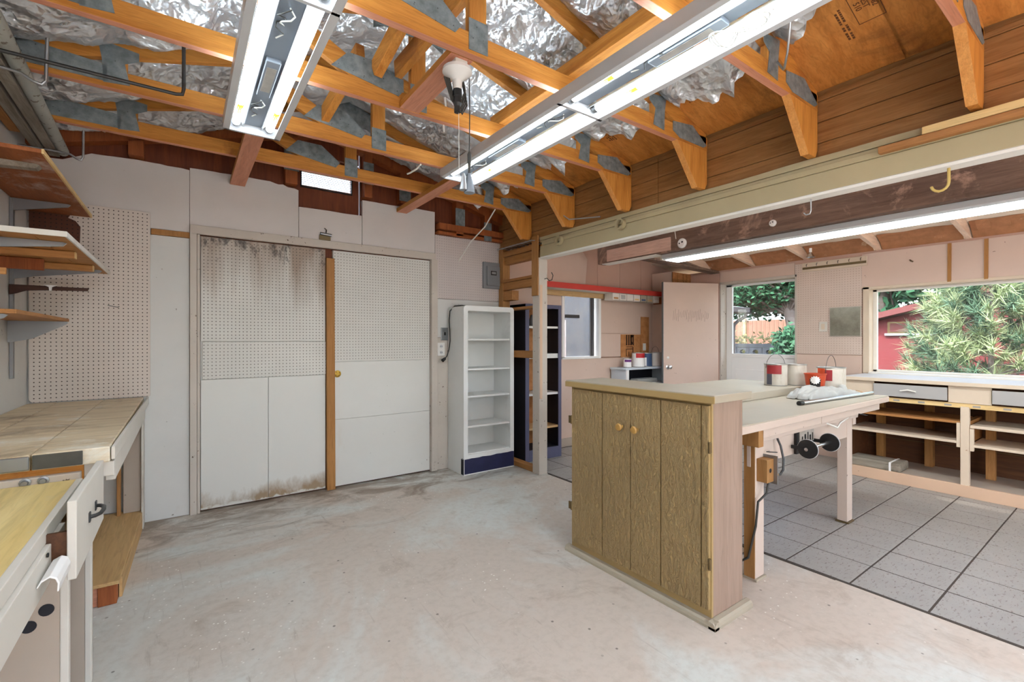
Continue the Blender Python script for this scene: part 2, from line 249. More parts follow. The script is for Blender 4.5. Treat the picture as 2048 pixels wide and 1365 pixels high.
# ---------------------------------------------------------------- mesh helpers
class G:
    def __init__(s): s.v = []; s.f = []; s.mi = []; s.sm = []
    def add(s, vs, fs, m=0, sm=False):
        o = len(s.v); s.v += [tuple(p) for p in vs]; s.f += [tuple(i+o for i in f) for f in fs]; s.mi += [m]*len(fs); s.sm += [sm]*len(fs); return s
    def box(s, x0, x1, y0, y1, z0, z1, m=0, under=None):
        vs = [(x, y, z) for z in (z0, z1) for y in (y0, y1) for x in (x0, x1)]
        s.add(vs, [(0, 2, 3, 1), (4, 5, 7, 6), (0, 1, 5, 4), (2, 6, 7, 3), (0, 4, 6, 2), (1, 3, 7, 5)], m)
        if under is not None: s.mi[-6] = under
        return s
    def prism(s, pts, lo, hi, axis='Y', m=0, under=None):      # pts in the two other axes, counter-clockwise or not
        n = len(pts)
        def P(a, b, h): return {'Y': (a, h, b), 'X': (h, a, b), 'Z': (a, b, h)}[axis]
        vs = [P(a, b, lo) for a, b in pts]+[P(a, b, hi) for a, b in pts]
        s.add(vs, [tuple(range(n)), tuple(range(2*n-1, n-1, -1))]+[(i, i+n, (i+1) % n+n, (i+1) % n) for i in range(n)], m); return s
    def beam(s, p, q, w_, h_, m=0, up=(0, 0, 1), under=None):   # box along p-q; w_ sideways, h_ along up
        p, q = Vector(p), Vector(q); d = (q-p).normalized(); u = Vector(up); sd = d.cross(u).normalized(); u = sd.cross(d).normalized()
        vs = []
        for e in (p, q):
            for a, b in ((-1, -1), (1, -1), (1, 1), (-1, 1)): vs.append(e+sd*a*w_/2+u*b*h_/2)
        s.add(vs, [(0, 1, 2, 3), (7, 6, 5, 4), (0, 4, 5, 1), (1, 5, 6, 2), (2, 6, 7, 3), (3, 7, 4, 0)], m)
        if under is not None: s.mi[-4] = under
        return s
    def cyl(s, p, q, r, n=16, m=0, r2=None, cap=True):
        p, q = Vector(p), Vector(q); d = (q-p).normalized(); a = d.orthogonal().normalized(); b = d.cross(a); r2 = r if r2 is None else r2
        vs = [p+(a*math.cos(t)+b*math.sin(t))*r for t in [2*math.pi*i/n for i in range(n)]]+[q+(a*math.cos(t)+b*math.sin(t))*r2 for t in [2*math.pi*i/n for i in range(n)]]
        s.add(vs, [(i, (i+1) % n, (i+1) % n+n, i+n) for i in range(n)], m, True)
        if cap: s.add(vs, [tuple(range(n-1, -1, -1)), tuple(range(n, 2*n))], m)
        return s
    def tube(s, pts, r, n=8, m=0):
        pts = [Vector(p) for p in pts]; vs = []; k = len(pts); a = None
        for i, p in enumerate(pts):
            d = (pts[min(i+1, k-1)]-pts[max(i-1, 0)]).normalized()
            a = d.orthogonal().normalized() if a is None else (a-d*a.dot(d)).normalized(); b = d.cross(a)
            vs += [p+(a*math.cos(2*math.pi*j/n)+b*math.sin(2*math.pi*j/n))*r for j in range(n)]
        fs = [(i*n+j, i*n+(j+1) % n, (i+1)*n+(j+1) % n, (i+1)*n+j) for i in range(k-1) for j in range(n)]
        s.add(vs, fs, m, True); s.add(vs, [tuple(range(n-1, -1, -1)), tuple(range((k-1)*n, k*n))], m); return s
    def lathe(s, prof, c=(0, 0, 0), n=24, m=0, axis='Z', ms=None):     # prof: (radius, height)
        c = Vector(c); k = len(prof); vs = []
        for r, h in prof:
            for j in range(n):
                t = 2*math.pi*j/n; x, y = r*math.cos(t), r*math.sin(t)
                vs.append(c+Vector({'Z': (x, y, h), 'X': (h, x, y), 'Y': (x, h, y)}[axis]))
        for i in range(k-1):
            s.add(vs[i*n:(i+2)*n], [(j, (j+1) % n, (j+1) % n+n, j+n) for j in range(n)], ms[i] if ms else m, True)
        return s
    def build(s, name, mats, parent=None, bevel=0., local=False, stuff=False):
        me = bpy.data.meshes.new(name); me.from_pydata(s.v, [], s.f)
        for q in (mats if isinstance(mats, (list, tuple)) else [mats]): me.materials.append(M[q])
        me.polygons.foreach_set('material_index', s.mi); me.polygons.foreach_set('use_smooth', s.sm); me.validate(); me.update()
        o = bpy.data.objects.new(name, me); col.objects.link(o)
        if bevel:
            b = o.modifiers.new('soft edge', 'BEVEL'); b.width = bevel; b.segments = 2; b.limit_method = 'ANGLE'; b.angle_limit = R(40)
        if parent is not None: adopt(o, parent, local)
        if stuff: o['kind'] = 'stuff'
        return o
def adopt(o, parent, local=False):
    o.parent = parent
    if not local: o.matrix_parent_inverse = Matrix.Translation(-wloc(parent))
def wloc(o): return Vector(o.location) if o.type == 'EMPTY' else Vector((0, 0, 0))
def tag(o, label, cat, group=None):
    o['label'] = label; o['category'] = cat
    if group: o['group'] = group
    return o
def thing(name, label, cat, loc=(0, 0, 0), rz=0., group=None):
    o = bpy.data.objects.new(name, None); col.objects.link(o); o.location = loc; o.rotation_euler = (0, 0, rz); o.empty_display_size = .1
    return tag(o, label, cat, group)
def struct(o): o['kind'] = 'structure'; return o
def sempty(name, loc):
    o = bpy.data.objects.new(name, None); col.objects.link(o); o.location = loc; o.empty_display_size = .1; return struct(o)
def dup(root, loc, label=None):
    r = root.copy(); col.objects.link(r); r.location = loc
    if label: r['label'] = label
    for ch in list(root.children):
        c = ch.copy(); col.objects.link(c); c.parent = r; c.matrix_parent_inverse = ch.matrix_parent_inverse.copy()
        for g in ch.children:
            d = g.copy(); col.objects.link(d); d.parent = c; d.matrix_parent_inverse = g.matrix_parent_inverse.copy()
    return r
ORD = ['first', 'second', 'third', 'fourth', 'fifth', 'sixth', 'seventh', 'eighth', 'ninth', 'tenth']
rnd = random.Random(7)
def text_mesh(name, body, size, mat, loc, rot, parent, ext=.0006):
    cu = bpy.data.curves.new(name, 'FONT'); cu.body = body; cu.size = size; cu.align_x = 'CENTER'; cu.align_y = 'CENTER'; cu.extrude = ext
    t = bpy.data.objects.new(name+' tmp', cu); me = bpy.data.meshes.new_from_object(t); bpy.data.objects.remove(t); bpy.data.curves.remove(cu)
    me.transform(Matrix.Translation(loc) @ rot.to_4x4()); me.materials.clear(); me.materials.append(M[mat])
    o = bpy.data.objects.new(name, me); col.objects.link(o)
    if parent is not None: adopt(o, parent)
    return o
# ================================================================ THE SETTING
YB, XL, XR, XH = 4.13, -.80, 5.76, 2.74       # back wall, left wall, window wall, header line
def jag(x0, z0, x1, z1, n, a):                # a torn edge from one point to another
    return [(x0+(x1-x0)*i/n+rnd.uniform(-.3, .3)*(x1-x0)/n*(0 < i < n), z0+(z1-z0)*i/n+rnd.uniform(-a, a)*(0 < i < n)) for i in range(n+1)]
# ---- floors
fl = struct(G().box(-.95, 2.84, -2.3, 4.25, -.10, 0).build('floor', 'concrete'))
ft = struct(G().box(2.84, 6.0, -2.3, 4.25, -.10, -.0018).build('floor_tiled', 'grout'))
TP = .3155; tm = None; rest = G()
for j in range(21):
    for i in range(10):
        x0, y0 = 2.848+i*TP, 4.10-(j+1)*TP
        x1 = min(x0+TP, 5.98)
        if y0 < -.45 or x0 > 5.2:
            rest.box(x0+.003, x1-.003, y0+.003, y0+TP-.003, -.01, 0); continue
        if tm is None:
            t = G().box(.004, TP-.004, .004, TP-.004, -.010, 0).build('tile', 'tile', bevel=.0015); tm = t.data
        else:
            t = bpy.data.objects.new('tile', tm); col.objects.link(t)
            b = t.modifiers.new('soft edge', 'BEVEL'); b.width = .0015; b.segments = 1
        t.location = (x0, y0, rnd.uniform(-.0012, .0008)); t.parent = ft
rest.build('tile_field', 'tile', ft, stuff=True)
# strip where slab meets tile
struct(G().box(2.822, 2.846, 1.0, 3.38, .0, .004).box(2.828, 2.846, -2.2, 1.0, 0, .003).build('trim_1', 'grout'))
# ---- roof deck: plywood on the right slope, torn off foil shows it; deck above everything
SL = .28
def zr(x): return 2.60+(2.80-x)*SL if x > 1.0 else 2.60+(x+.80)*SL
ce = struct(G().prism([(1.0, zr(1.0)+.012), (2.86, 2.594), (2.86, 2.66), (1.0, 3.2)], -2.3, 4.3).prism([(1.0, zr(1.0)+.012), (1.0, 3.2), (-.95, 2.66), (-.95, 2.57)], -2.3, 4.3).build('ceiling', 'ply'))
def plyl(y0, y1, nm='plywood_sheet'):
    g = G(); xa, xb = 1.05, 2.775
    bot = [(xb+rnd.uniform(-.012, .004), y0+(y1-y0)*i/10) for i in range(11)]
    vs = []; n = 11
    for dz in (0, .012): vs += [(xa, y, zr(xa)+dz) for _, y in bot]+[(x, y, zr(x)+dz) for x, y in bot]
    fs = []
    for i in range(10):
        fs += [(i, i+1, n+i+1, n+i), (2*n+i, 3*n+i, 3*n+i+1, 2*n+i+1), (n+i, n+i+1, 3*n+i+1, 3*n+i)]
    g.add(vs, fs); return g.build(nm, 'ply', ce)
sheets = [plyl(y0+.004, y0+1.2, 'plywood_sheet') for y0 in (-.52, .69, 1.90, 3.11)]
# stamped grading marks on the plywood
def stamp(body, x, y, size, parent):      # reads down the slope on the underside of the sheet
    ex = Vector((1, 0, -SL)).normalized(); ey = Vector((0, -1, 0)); ez = ex.cross(ey)
    text_mesh('stamp', body, size, 'stamp', Vector((x, y, zr(x)-.0014)), Matrix((ex, ey, ez)).transposed(), parent)
M['stamp'] = plain('stamp ink', C(104, 62, 34), .8)
stamp('510', 2.37, .758, .032, sheets[1]); stamp('TEST', 2.36, .730, .032, sheets[1]); stamp('80-82', 2.37, .702, .030, sheets[1])
g = G()
for (a, b, c, d) in ((2.25, 2.468, .682, .6845), (2.25, 2.468, .778, .7805), (2.4655, 2.468, .682, .7805)):
    g.prism([(a, zr(a)-.0012), (b, zr(b)-.0012), (b, zr(b)), (a, zr(a))], c, d)
g.build('stamp_frame', 'stamp', sheets[1])
def worn_print(x, y, w_, rows, pitch, parent):     # print too worn to read: broken ink dashes
    g = G(); q = random.Random(int(y*1000))
    for k in range(rows):
        xx = x
        while xx < x+w_:
            l = q.uniform(.004, .014); yy = y-pitch*k
            if q.random() < .75: g.prism([(xx, zr(xx)-.0013), (xx+l, zr(xx+l)-.0013), (xx+l, zr(xx+l)), (xx, zr(xx))], yy-pitch*.28, yy+pitch*.28)
            xx += l+.004
    g.build('worn_stamp', 'stamp', parent, stuff=True)
stamp('172', 2.44, 1.615, .03, sheets[1])
worn_print(2.38, 1.55, .09, 5, .018, sheets[1]); worn_print(2.34, .835, .18, 2, .016, sheets[1]); worn_print(2.40, 2.26, .08, 4, .016, sheets[2])
# ---- board wall over the header (old eave boards)
bw = struct(G().box(2.785, 2.83, -2.3, 4.25, 2.24, 2.62).build('wall_eave', 'eave'))
z = 2.246
for h in (.088, .112, .112, .03):
    G().box(2.772, 2.786, -2.3, 2.085, z, z+h-.003).build('board', 'eave', bw, bevel=.003)
    G().box(2.772, 2.786, 2.088, 4.13, z, z+h-.003).build('board', 'eave', bw, bevel=.003); z += h
# ---- back wall and gable
wb = struct(G().box(-.95, 2.84, 4.16, 4.26, -.10, 2.36).build('wall_back', 'redwood'))
# gable sheathing with a real louvre opening and the two daylight cracks
for nm, pts in (('gable_board', [(-.95, 2.36), (.80, 2.36), (.80, zr(.80)+.02), (-.95, 2.6)]),
                ('gable_board', [(.80, 2.36), (1.275, 2.36), (1.275, 2.575), (.80, 2.575)]),
                ('gable_board', [(.80, 2.705), (1.275, 2.705), (1.275, 2.825), (.80, 2.855)]),
                ('gable_board', [(.80, 2.866), (1.275, 2.836), (1.275, zr(1.275)+.02), (1.0, 3.13), (.80, zr(.8)+.02)]),
                ('gable_board', [(1.21, 2.575), (1.275, 2.575), (1.275, 2.705), (1.21, 2.705)]),
                ('gable_board', [(1.287, 2.36), (2.85, 2.36), (2.85, 2.6), (1.287, zr(1.287)+.02)])):
    G().prism(pts, 4.16, 4.20).build(nm, 'redwood', wb)
vent = thing('gable_vent', 'white slatted louvre vent high in the gable between dark boards', 'vent', (1.0, 4.17, 2.57))
for i in range(8):
    G().prism([(4.163, 2.576+i*.016), (4.163, 2.581+i*.016), (4.19, 2.588+i*.016), (4.19, 2.583+i*.016)], .802, 1.208, 'X').build('louvre_slat', 'vinyl', vent)
G().box(.792, .802, 4.15, 4.166, 2.565, 2.712).box(1.208, 1.218, 4.15, 4.166, 2.565, 2.712).box(.792, 1.218, 4.15, 4.166, 2.558, 2.568).build('vent_frame', 'black', vent)
for x0, x1 in ((-.31, -.225), (.665, .755), (1.30, 1.37), (1.63, 1.72), (2.215, 2.30), (2.55, 2.62)):
    zb_ = 2.32 if x0 > 2 else 2.545
    st = G().prism([(x0, zb_), (x1, zb_), (x1, zr(x1)-.09), (x0, zr(x0)-.09)], 4.07, 4.158).build('gable_stud', 'redstud', wb, bevel=.003)
    if x0 > .5: G().box(x0-.01, x1+.01, 4.062, 4.07, zr(x0)-.36, zr(x0)-.17).build('nail_plate', 'galv', st)
G().box(2.02, 2.78, 4.05, 4.14, 2.36, 2.42).build('gable_plate', 'redstud', wb, bevel=.003)
G().box(2.02, 2.78, 4.07, 4.15, 2.315, 2.345).build('gable_plate', 'redstud', wb, bevel=.003)
for sgn in (1, -1):
    xa, xb = (1.0, 2.80) if sgn > 0 else (1.0, -.80)
    G().prism([(xa, zr(1.0)-.10), (xb, zr(xb)-.10), (xb, zr(xb)-.005), (xa, zr(1.0)-.005)], 4.07, 4.155).build('gable_rafter', 'redstud', wb)
# wall boards, each a sheet of its own
def sheet(pts, mat, y=4.118, t=.014, nm='wall_panel', par=None): return G().prism(pts, y, y+t+.03).build(nm, mat, par or wb, bevel=.002)
sheet([(-.80, 0.0), (.034, 0.0), (.034, 2.022), (-.80, 2.022)], 'white')
sheet([(-.80, 2.026), (-.19, 2.026), (-.19, 2.066), (.034, 2.066)]+[(.034, 2.522)]+jag(.034, 2.522, -.19, 2.530, 5, .004)[1:]+jag(-.19, 2.530, -.50, 2.52, 5, .004)[1:]+[(-.64, 2.45), (-.80, 2.44)], 'white2')
G().box(-.188, .036, 4.108, 4.13, 2.024, 2.064).build('batten', 'tanwood', wb, bevel=.002)
sheet([(.036, 2.122), (.770, 2.106), (.770, 2.512)]+jag(.770, 2.512, .56, 2.545, 6, .009)[1:]+jag(.56, 2.545, .036, 2.538, 8, .004)[1:], 'white2', 4.112)
sheet([(.773, 2.106), (1.290, 2.102), (1.290, 2.384)]+jag(1.290, 2.384, .773, 2.378, 6, .003)[1:], 'white2', 4.114)
sheet([(1.293, 2.102), (2.0, 2.10), (2.0, 2.530)]+jag(2.0, 2.530, 1.293, 2.522, 7, .005)[1:], 'white2', 4.110)
sheet([(2.004, 1.687), (2.80, 1.687), (2.80, 2.314), (2.004, 2.311)], 'pegright', 4.112, nm='pegboard')
sheet([(2.024, 0.0), (2.80, 0.0), (2.80, 1.30), (2.024, 1.30)], 'trimpaint', 4.116)
sheet([(2.024, 1.303), (2.80, 1.303), (2.80, 1.684), (2.024, 1.684)], 'white', 4.116)
pb = thing('pegboard', 'large tan pegboard above the wooden bench in the left corner', 'pegboard', (-.49, 4.11, .882))
G().prism([(-.79, .90), (-.775, .884), (-.20, .884), (-.191, .892), (-.191, 2.172), (-.79, 2.172)], 4.100, 4.112).build('board', 'peg', pb, bevel=.002)
G().prism([(-.789, 1.86), (-.57, 1.875), (-.555, 1.885), (-.551, 2.02), (-.575, 2.055), (-.61, 2.07), (-.60, 2.09), (-.585, 2.11), (-.789, 2.11)], 4.0992, 4.1005).build('bare_patch', 'pegbare', pb)
# ---- doors in the back wall
head = struct(G().box(.036, 2.004, 4.090, 4.125, 2.058, 2.122).build('trim_2', 'trimpaint', bevel=.003))
j1 = struct(G().box(.036, .078, 4.086, 4.135, 0, 2.06).box(.080, .098, 4.095, 4.135, 0, 2.056).build('trim_3', 'trimpaint', bevel=.003))
j2 = struct(G().box(1.955, 2.02, 4.086, 4.135, 0, 2.06).build('trim_4', 'trimpaint', bevel=.003))
G().box(1.955, 1.975, 4.080, 4.086, .1, 1.9).build('stop_strip', 'trimpaint', j2)
d1 = struct(G().box(.101, .985, 4.135, 4.16, .012, 2.052).build('door_1', 'doorpaint'))
G().box(.103, .983, 4.124, 4.135, 1.268, 2.050).build('pegboard_panel', 'pegstain', d1, bevel=.0015)
G().box(.112, .985, 4.120, 4.135, .985, 1.264).build('pegboard_panel', 'pegdoor', d1, bevel=.0015)
M['doorwet'] = N('door panel with damp edge'); s = M['doorwet']; sx = s.n('SeparateXYZ'); s.l(s.tc.outputs['Object'], sx.inputs[0])
bn = s.noise(6, 6, .65, 0, s.map((1, 1, .45))); low = s.n('MapRange'); s.l(sx.outputs['Z'], low.inputs[0]); low.inputs[1].default_value = .30; low.inputs[2].default_value = .02
wet = s.math('MULTIPLY', bn, low.outputs[0]); cc = s.mix(s.ramp(wet, W0, (.9, .9, .9, 1), .26, .46), C(204, 202, 196, K), C(150, 122, 88)); fl0 = s.n('MapRange'); s.l(sx.outputs['Z'], fl0.inputs[0]); fl0.inputs[1].default_value = .08; fl0.inputs[2].default_value = .0
cc = s.mix(s.ramp(s.math('MULTIPLY', s.noise(16, 5), fl0.outputs[0]), W0, W1, .28, .36), cc, C(200, 198, 190, K)); s.bump(s.noise(40), .08, .003); M['doorwet'] = s.fin(cc, .55)
G().box(.103, .548, 4.122, 4.135, .014, .981).build('door_panel', 'doorwet', d1, bevel=.0015)
G().box(.551, .983, 4.122, 4.135, .018, .981).build('door_panel', 'doorwet', d1, bevel=.0015)
d2 = struct(G().box(1.045, 1.953, 4.135, 4.16, .012, 2.052).build('door_2', 'doorpaint'))
G().box(1.047, 1.951, 4.124, 4.135, 1.090, 2.05).build('pegboard_panel', 'pegdoor', d2, bevel=.0015)
G().box(1.047, 1.951, 4.122, 4.135, .592, 1.087).build('door_panel', 'doorpaint', d2, bevel=.0015)
G().box(1.047, 1.951, 4.122, 4.135, .014, .590).build('door_panel', 'doorpaint', d2, bevel=.0015)
# round brass plate with four dark petal cut-outs
M['brassplate'] = plain('worn brass', C(176, 140, 54), .35, .5); M['brassdark'] = plain('dark brass recess', C(84, 58, 14), .6)
sk = G().lathe([(0, -.006), (.012, -.007), (.024, -.004), (.030, -.002), (.031, 0)], (1.082, 4.121, .985), 24, 0, 'Y').build('brass_plate', 'brassplate', d2)
for k in range(4):
    t = R(35+90*k); G().lathe([(0, -.0065), (.007, -.006), (.0075, -.003)], (1.082+.015*math.cos(t), 4.1215, .985+.015*math.sin(t)), 10, 0, 'Y').build('petal_recess', 'brassdark', sk)
stile = tag(G().prism([(.984, 1.975), (1.050, 1.975), (1.058, 0), (.990, 0)], 4.088, 4.12).build('door_batten', 'tanwood', bevel=.003), 'tan vertical wood batten covering the gap between the two pegboard doors', 'batten')
# ---- left wall, front walls, window wall
wl = struct(G().box(-.95, -.80, -2.3, 4.16, -.1, 2.60).build('wall_left', 'white'))
wf = struct(G().box(-.95, -.62, -2.4, -2.3, -.1, 2.6).box(2.62, 3.3, -2.4, -2.3, -.1, 2.6).box(-.62, 2.62, -2.4, -2.3, 2.25, 2.62).prism([(-.95, 2.6), (2.85, 2.6), (1.0, 3.2)], -2.4, -2.3).box(3.3, 3.6, -2.4, -2.3, -.1, 2.7).box(3.6, 4.9, -2.4, -2.3, -.1, .85).box(3.6, 4.9, -2.4, -2.3, 1.95, 2.7).box(4.9, 5.95, -2.4, -2.3, -.1, 2.6).build('wall_front', 'white2'))  # unseen wall; its openings are added to let daylight fill the room
# window wall: boards around the door opening (Y 2.44..3.35) and the picture window (Y -1.6..1.76)
wr = struct(G().box(5.775, 5.93, 3.35, 4.2, -.1, 2.20).box(5.775, 5.93, 1.77, 2.44, -.1, 2.20).box(5.775, 5.93, -1.62, 1.77, -.1, .92).box(5.775, 5.93, -1.62, 1.77, 1.82, 2.20).box(5.775, 5.93, -2.4, -1.62, -.1, 2.2).box(5.775, 5.93, 2.44, 3.35, 2.03, 2.20).build('wall_right', 'pink2'))
def rsheet(pts, mat, x=5.758, nm='wall_panel'): return G().prism(pts, x, x+.02, 'X').build(nm, mat, wr, bevel=.002)
rsheet([(1.80, 2.172), (1.80, 1.815), (-1.7, 1.815), (-1.7, 2.172)], 'pink')
rsheet([(2.445, 2.15), (2.445, 1.12), (1.80, 1.12), (1.80, 2.12)], 'pegpink', nm='pegboard')
rsheet([(2.445, 1.115), (2.445, .0), (1.80, .0), (1.80, 1.115)], 'pink')
rsheet([(2.45, 2.17), (3.36, 2.17), (3.36, 2.035), (2.45, 2.035)], 'pink')
rsheet([(3.365, 2.17), (3.80, 2.17), (3.80, .0), (3.365, .0)], 'pink2')
for y in (.885, 1.125): G().prism([(y-.013, 1.815), (y+.013, 1.815), (y+.011, 2.17), (y-.015, 2.17)], 5.748, 5.759, 'X').build('batten', 'tanwood', wr)
# window frame, sill and pane
wn = struct(G().box(5.752, 5.93, 1.735, 1.79, .935, 1.83).box(5.752, 5.93, -1.6, 1.79, 1.80, 1.826).box(5.752, 5.93, -1.66, -1.6, .935, 1.83).build('window_1', 'beige', bevel=.003))
G().box(5.745, 5.96, -1.65, 1.74, .918, .95).build('window_sill', 'creamwhite', wn, bevel=.003)
G().box(5.86, 5.90, 1.70, 1.735, .95, 1.80).box(5.86, 5.90, -1.6, 1.735, 1.775, 1.80).box(5.86, 5.90, -1.6, 1.735, .95, .972).box(5.86, 5.90, -1.6, -1.56, .95, 1.8).build('window_frame', 'creamwhite', wn, bevel=.003)
G().box(5.876, 5.880, -1.56, 1.70, .972, 1.775).build('pane', 'glass', wn)
# storm door seen through the open doorway
jm = struct(G().box(5.755, 5.93, 2.425, 2.447, 0, 2.035).box(5.755, 5.93, 3.345, 3.368, 0, 2.035).box(5.755, 5.93, 2.425, 3.368, 2.005, 2.035).build('trim_5', 'trimpaint', bevel=.003))
sd = struct(G().box(5.885, 5.92, 2.45, 2.475, .02, 2.0).box(5.885, 5.92, 3.265, 3.343, .02, 2.0).box(5.885, 5.92, 2.45, 3.343, 1.975, 2.0).box(5.885, 5.92, 2.475, 3.265, .02, 1.055).box(5.872, 5.92, 2.475, 3.265, 1.055, 1.10).build('door_4', 'vinyl', bevel=.003))
G().box(5.900, 5.904, 2.475, 3.265, 1.10, 1.975).build('pane', 'glassclean', sd)
G().box(5.877, 5.886, 2.52, 3.22, .25, .90).build('kick_panel', 'vinyl', sd, bevel=.004)
# pink extension end wall
wp = struct(G().box(2.84, 3.66, 4.162, 4.26, -.1, 2.75).box(4.31, 5.95, 4.162, 4.26, -.1, 2.75).box(3.66, 4.31, 4.162, 4.26, -.1, 1.05).box(3.66, 4.31, 4.162, 4.26, 1.88, 2.75).build('wall_pink', 'pink2'))
def psheet(pts, mat='pink', y=4.128, nm='wall_panel'): return G().prism(pts, y, y+.03).build(nm, mat, wp, bevel=.002)
psheet([(2.80, .10), (3.66, .10), (3.66, 1.09), (2.80, 1.09)])
psheet([(2.80, 1.093), (3.66, 1.093), (3.66, 1.93), (2.80, 1.93)])
psheet([(3.66, .10), (4.74, .10), (4.74, 1.045), (3.66, 1.045)])
psheet([(4.31, 1.06), (5.35, 1.06), (5.35, 1.36), (4.31, 1.36)]); psheet([(4.31, 1.363), (5.35, 1.363), (5.35, 1.93), (4.31, 1.93)]); psheet([(4.74, .10), (5.35, .10), (5.35, 1.057), (4.74, 1.057)])
psheet([(3.66, 1.87), (4.31, 1.87), (4.31, 1.93), (3.66, 1.93)], 'pink2')
psheet([(2.80, 1.93), (4.035, 1.93), (4.075, 2.28)]+jag(4.075, 2.28, 3.93, 2.40, 5, .02)[1:]+[(3.90, 2.6), (2.80, 2.6)], 'pink', 4.112)
xs = [3.6, 4.275, 4.69, 5.115, 5.35]
for a, b in zip(xs[:-1], xs[1:]): psheet([(a, 1.93), (b-.004, 1.93), (b-.004, 2.6), (a, 2.6)], 'pink2', 4.132)
G().box(2.9, 5.35, 4.115, 4.16, 0, .10).build('concrete_kerb', 'tauped', wp)
g = G().prism([(4.70, 1.05), (5.10, 1.05), (5.10, 1.35), (4.70, 1.35)], 4.122, 4.13).prism([(5.105, 1.10), (5.275, 1.10), (5.275, 1.595), (5.105, 1.595)], 4.122, 4.13)
M['stencil'] = plain('stencil ink', C(58, 36, 28), .8)
ob = g.build('osb_patch', 'osb', wp)
g = G()
for k, (x, w_) in enumerate(((4.80, .022), (4.845, .022), (4.885, .03), (4.93, .022))): g.box(x, x+w_, 4.120, 4.1225, 1.205, 1.345)
g.prism([(4.885, 1.30), (4.955, 1.325), (4.955, 1.345), (4.885, 1.345)], 4.120, 4.1226); g.prism([(4.885, 1.25), (4.945, 1.205), (4.955, 1.205), (4.905, 1.27)], 4.120, 4.1226)
g.box(4.80, 4.94, 4.120, 4.1225, 1.18, 1.188); g.box(4.80, 4.94, 4.120, 4.1225, 1.150, 1.160); g.box(4.80, 4.81, 4.120, 4.1225, 1.06, 1.15); g.box(4.85, 4.86, 4.120, 4.1225, 1.06, 1.12); g.box(4.93, 4.945, 4.120, 4.1225, 1.06, 1.18)
g.build('stencil_mark', 'stencil', ob)
G().box(5.14, 5.20, 4.112, 4.123, 1.13, 1.23).build('outlet_plate', 'porcelain', wp, bevel=.004)
# chase in the corner, with an open top box
ch = struct(G().box(5.352, 5.37, 3.80, 4.13, 0, 2.20).box(5.352, 5.76, 3.80, 3.815, 0, 1.98).build('wall_chase', 'pink'))
G().box(5.352, 5.76, 3.792, 3.81, 1.98, 2.19).build('osb_side', 'osb', ch)
g = G()
for a in (5.45, 5.58, 5.66): g.box(a, a+.01, 3.788, 3.794, 1.99, 2.18)
g.box(5.36, 5.75, 3.786, 3.794, 2.09, 2.10); g.build('batten_grid', 'rawY', ch)
# sliding window in that wall
w3 = struct(G().box(3.66, 3.70, 4.112, 4.20, 1.06, 1.88).box(4.268, 4.31, 4.105, 4.20, 1.05, 1.88).box(3.66, 4.31, 4.112, 4.20, 1.045, 1.075).box(3.66, 4.31, 4.112, 4.20, 1.855, 1.885).build('window_2', 'vinyl', bevel=.003))
G().box(4.16, 4.19, 4.14, 4.16, 1.075, 1.855).box(4.21, 4.235, 4.155, 4.17, 1.075, 1.855).box(3.70, 3.97, 4.14, 4.155, 1.545, 1.585).build('sash', 'eavegrey', w3, bevel=.002)
G().box(3.70, 4.268, 4.165, 4.168, 1.075, 1.855).build('pane', 'glassfrost', w3)
# ---- extension roof
SR = .146
def zx(x): return 2.195+(5.76-x)*SR
ex = struct(G().prism([(2.83, zx(2.83)+.10), (6.2, zx(6.2)+.10), (6.2, zx(6.2)+.14), (2.83, zx(2.83)+.14)], -2.4, 4.3).build('ceiling_extension', 'roofpink'))
for y in (3.50, 2.93, 2.33, 1.66, 1.0, .36, -.27, -.9, -1.5):
    G().prism([(2.85, zx(2.85)), (6.1, zx(6.1)), (6.1, zx(6.1)+.10), (2.85, zx(2.85)+.10)], y-.02, y+.02).build('rafter', 'rafterpink', ex, bevel=.003)
for y0, y1 in ((2.95, 3.48), (2.36, 2.90), (1.70, 2.30), (1.03, 1.63), (.40, .97), (-.2, .33)):
    # torn insulation batt at the eave
    g = G(); n = 14; vs = []
    for i in range(n+1):
        y = y0+(y1-y0)*i/n; h = .012+.035*abs(noise.noise((y*7, 1, 2))); dx = .10*noise.noise((y*6, 4, 1))
        vs += [(5.60+dx*.5, y, zx(5.6)+.098), (5.65+dx*.4, y, zx(5.65)+.10-h), (5.71, y, zx(5.71)+.06-h*.5), (5.774, y, zx(5.77)+.0)]
    for i in range(n):
        for k in range(3): g.add([vs[i*4+k], vs[i*4+k+1], vs[i*4+5+k], vs[i*4+4+k]], [(0, 1, 2, 3)], 0, True)
    g.build('insulation_batt', 'insul', ex)
# ================================================================ ROOF TIMBERS
hb = thing('header_beam', 'long cream painted built-up header beam under the eave boards', 'beam', (2.79, 1.0, 2.06))
G().box(2.742, 2.83, -2.3, 3.395, 2.062, 2.165, under=1).build('beam_board', ['cream', 'creamwhite'], hb, bevel=.003)
G().box(2.734, 2.76, -2.3, 3.36, 2.166, 2.196).build('beam_board', 'cream', hb, bevel=.003)
G().box(2.745, 2.785, -2.3, 3.395, 2.198, 2.214).build('beam_board', 'cream', hb, bevel=.002)
vs = [(y, 2.247+.006*noise.noise((y*3, 0, 0))) for y in [-2.3+5.7*i/60 for i in range(61)]]
G().prism([(-2.3, 2.216)]+[(3.395, 2.216)]+list(reversed(vs)), 2.738, 2.785, 'X').build('beam_board', 'cream', hb)
G().box(2.742, 2.83, -2.3, 3.395, 2.046, 2.061).build('beam_edge', 'creamwhite', hb, bevel=.002)
G().box(2.832, 2.87, -2.3, 3.95, 2.10, 2.44).build('inner_ledger', 'firY', hb, bevel=.003)
G().box(2.83, 2.90, -2.3, 1.6, 2.08, 2.20).build('inner_ledger', 'roofpink', hb, bevel=.003)
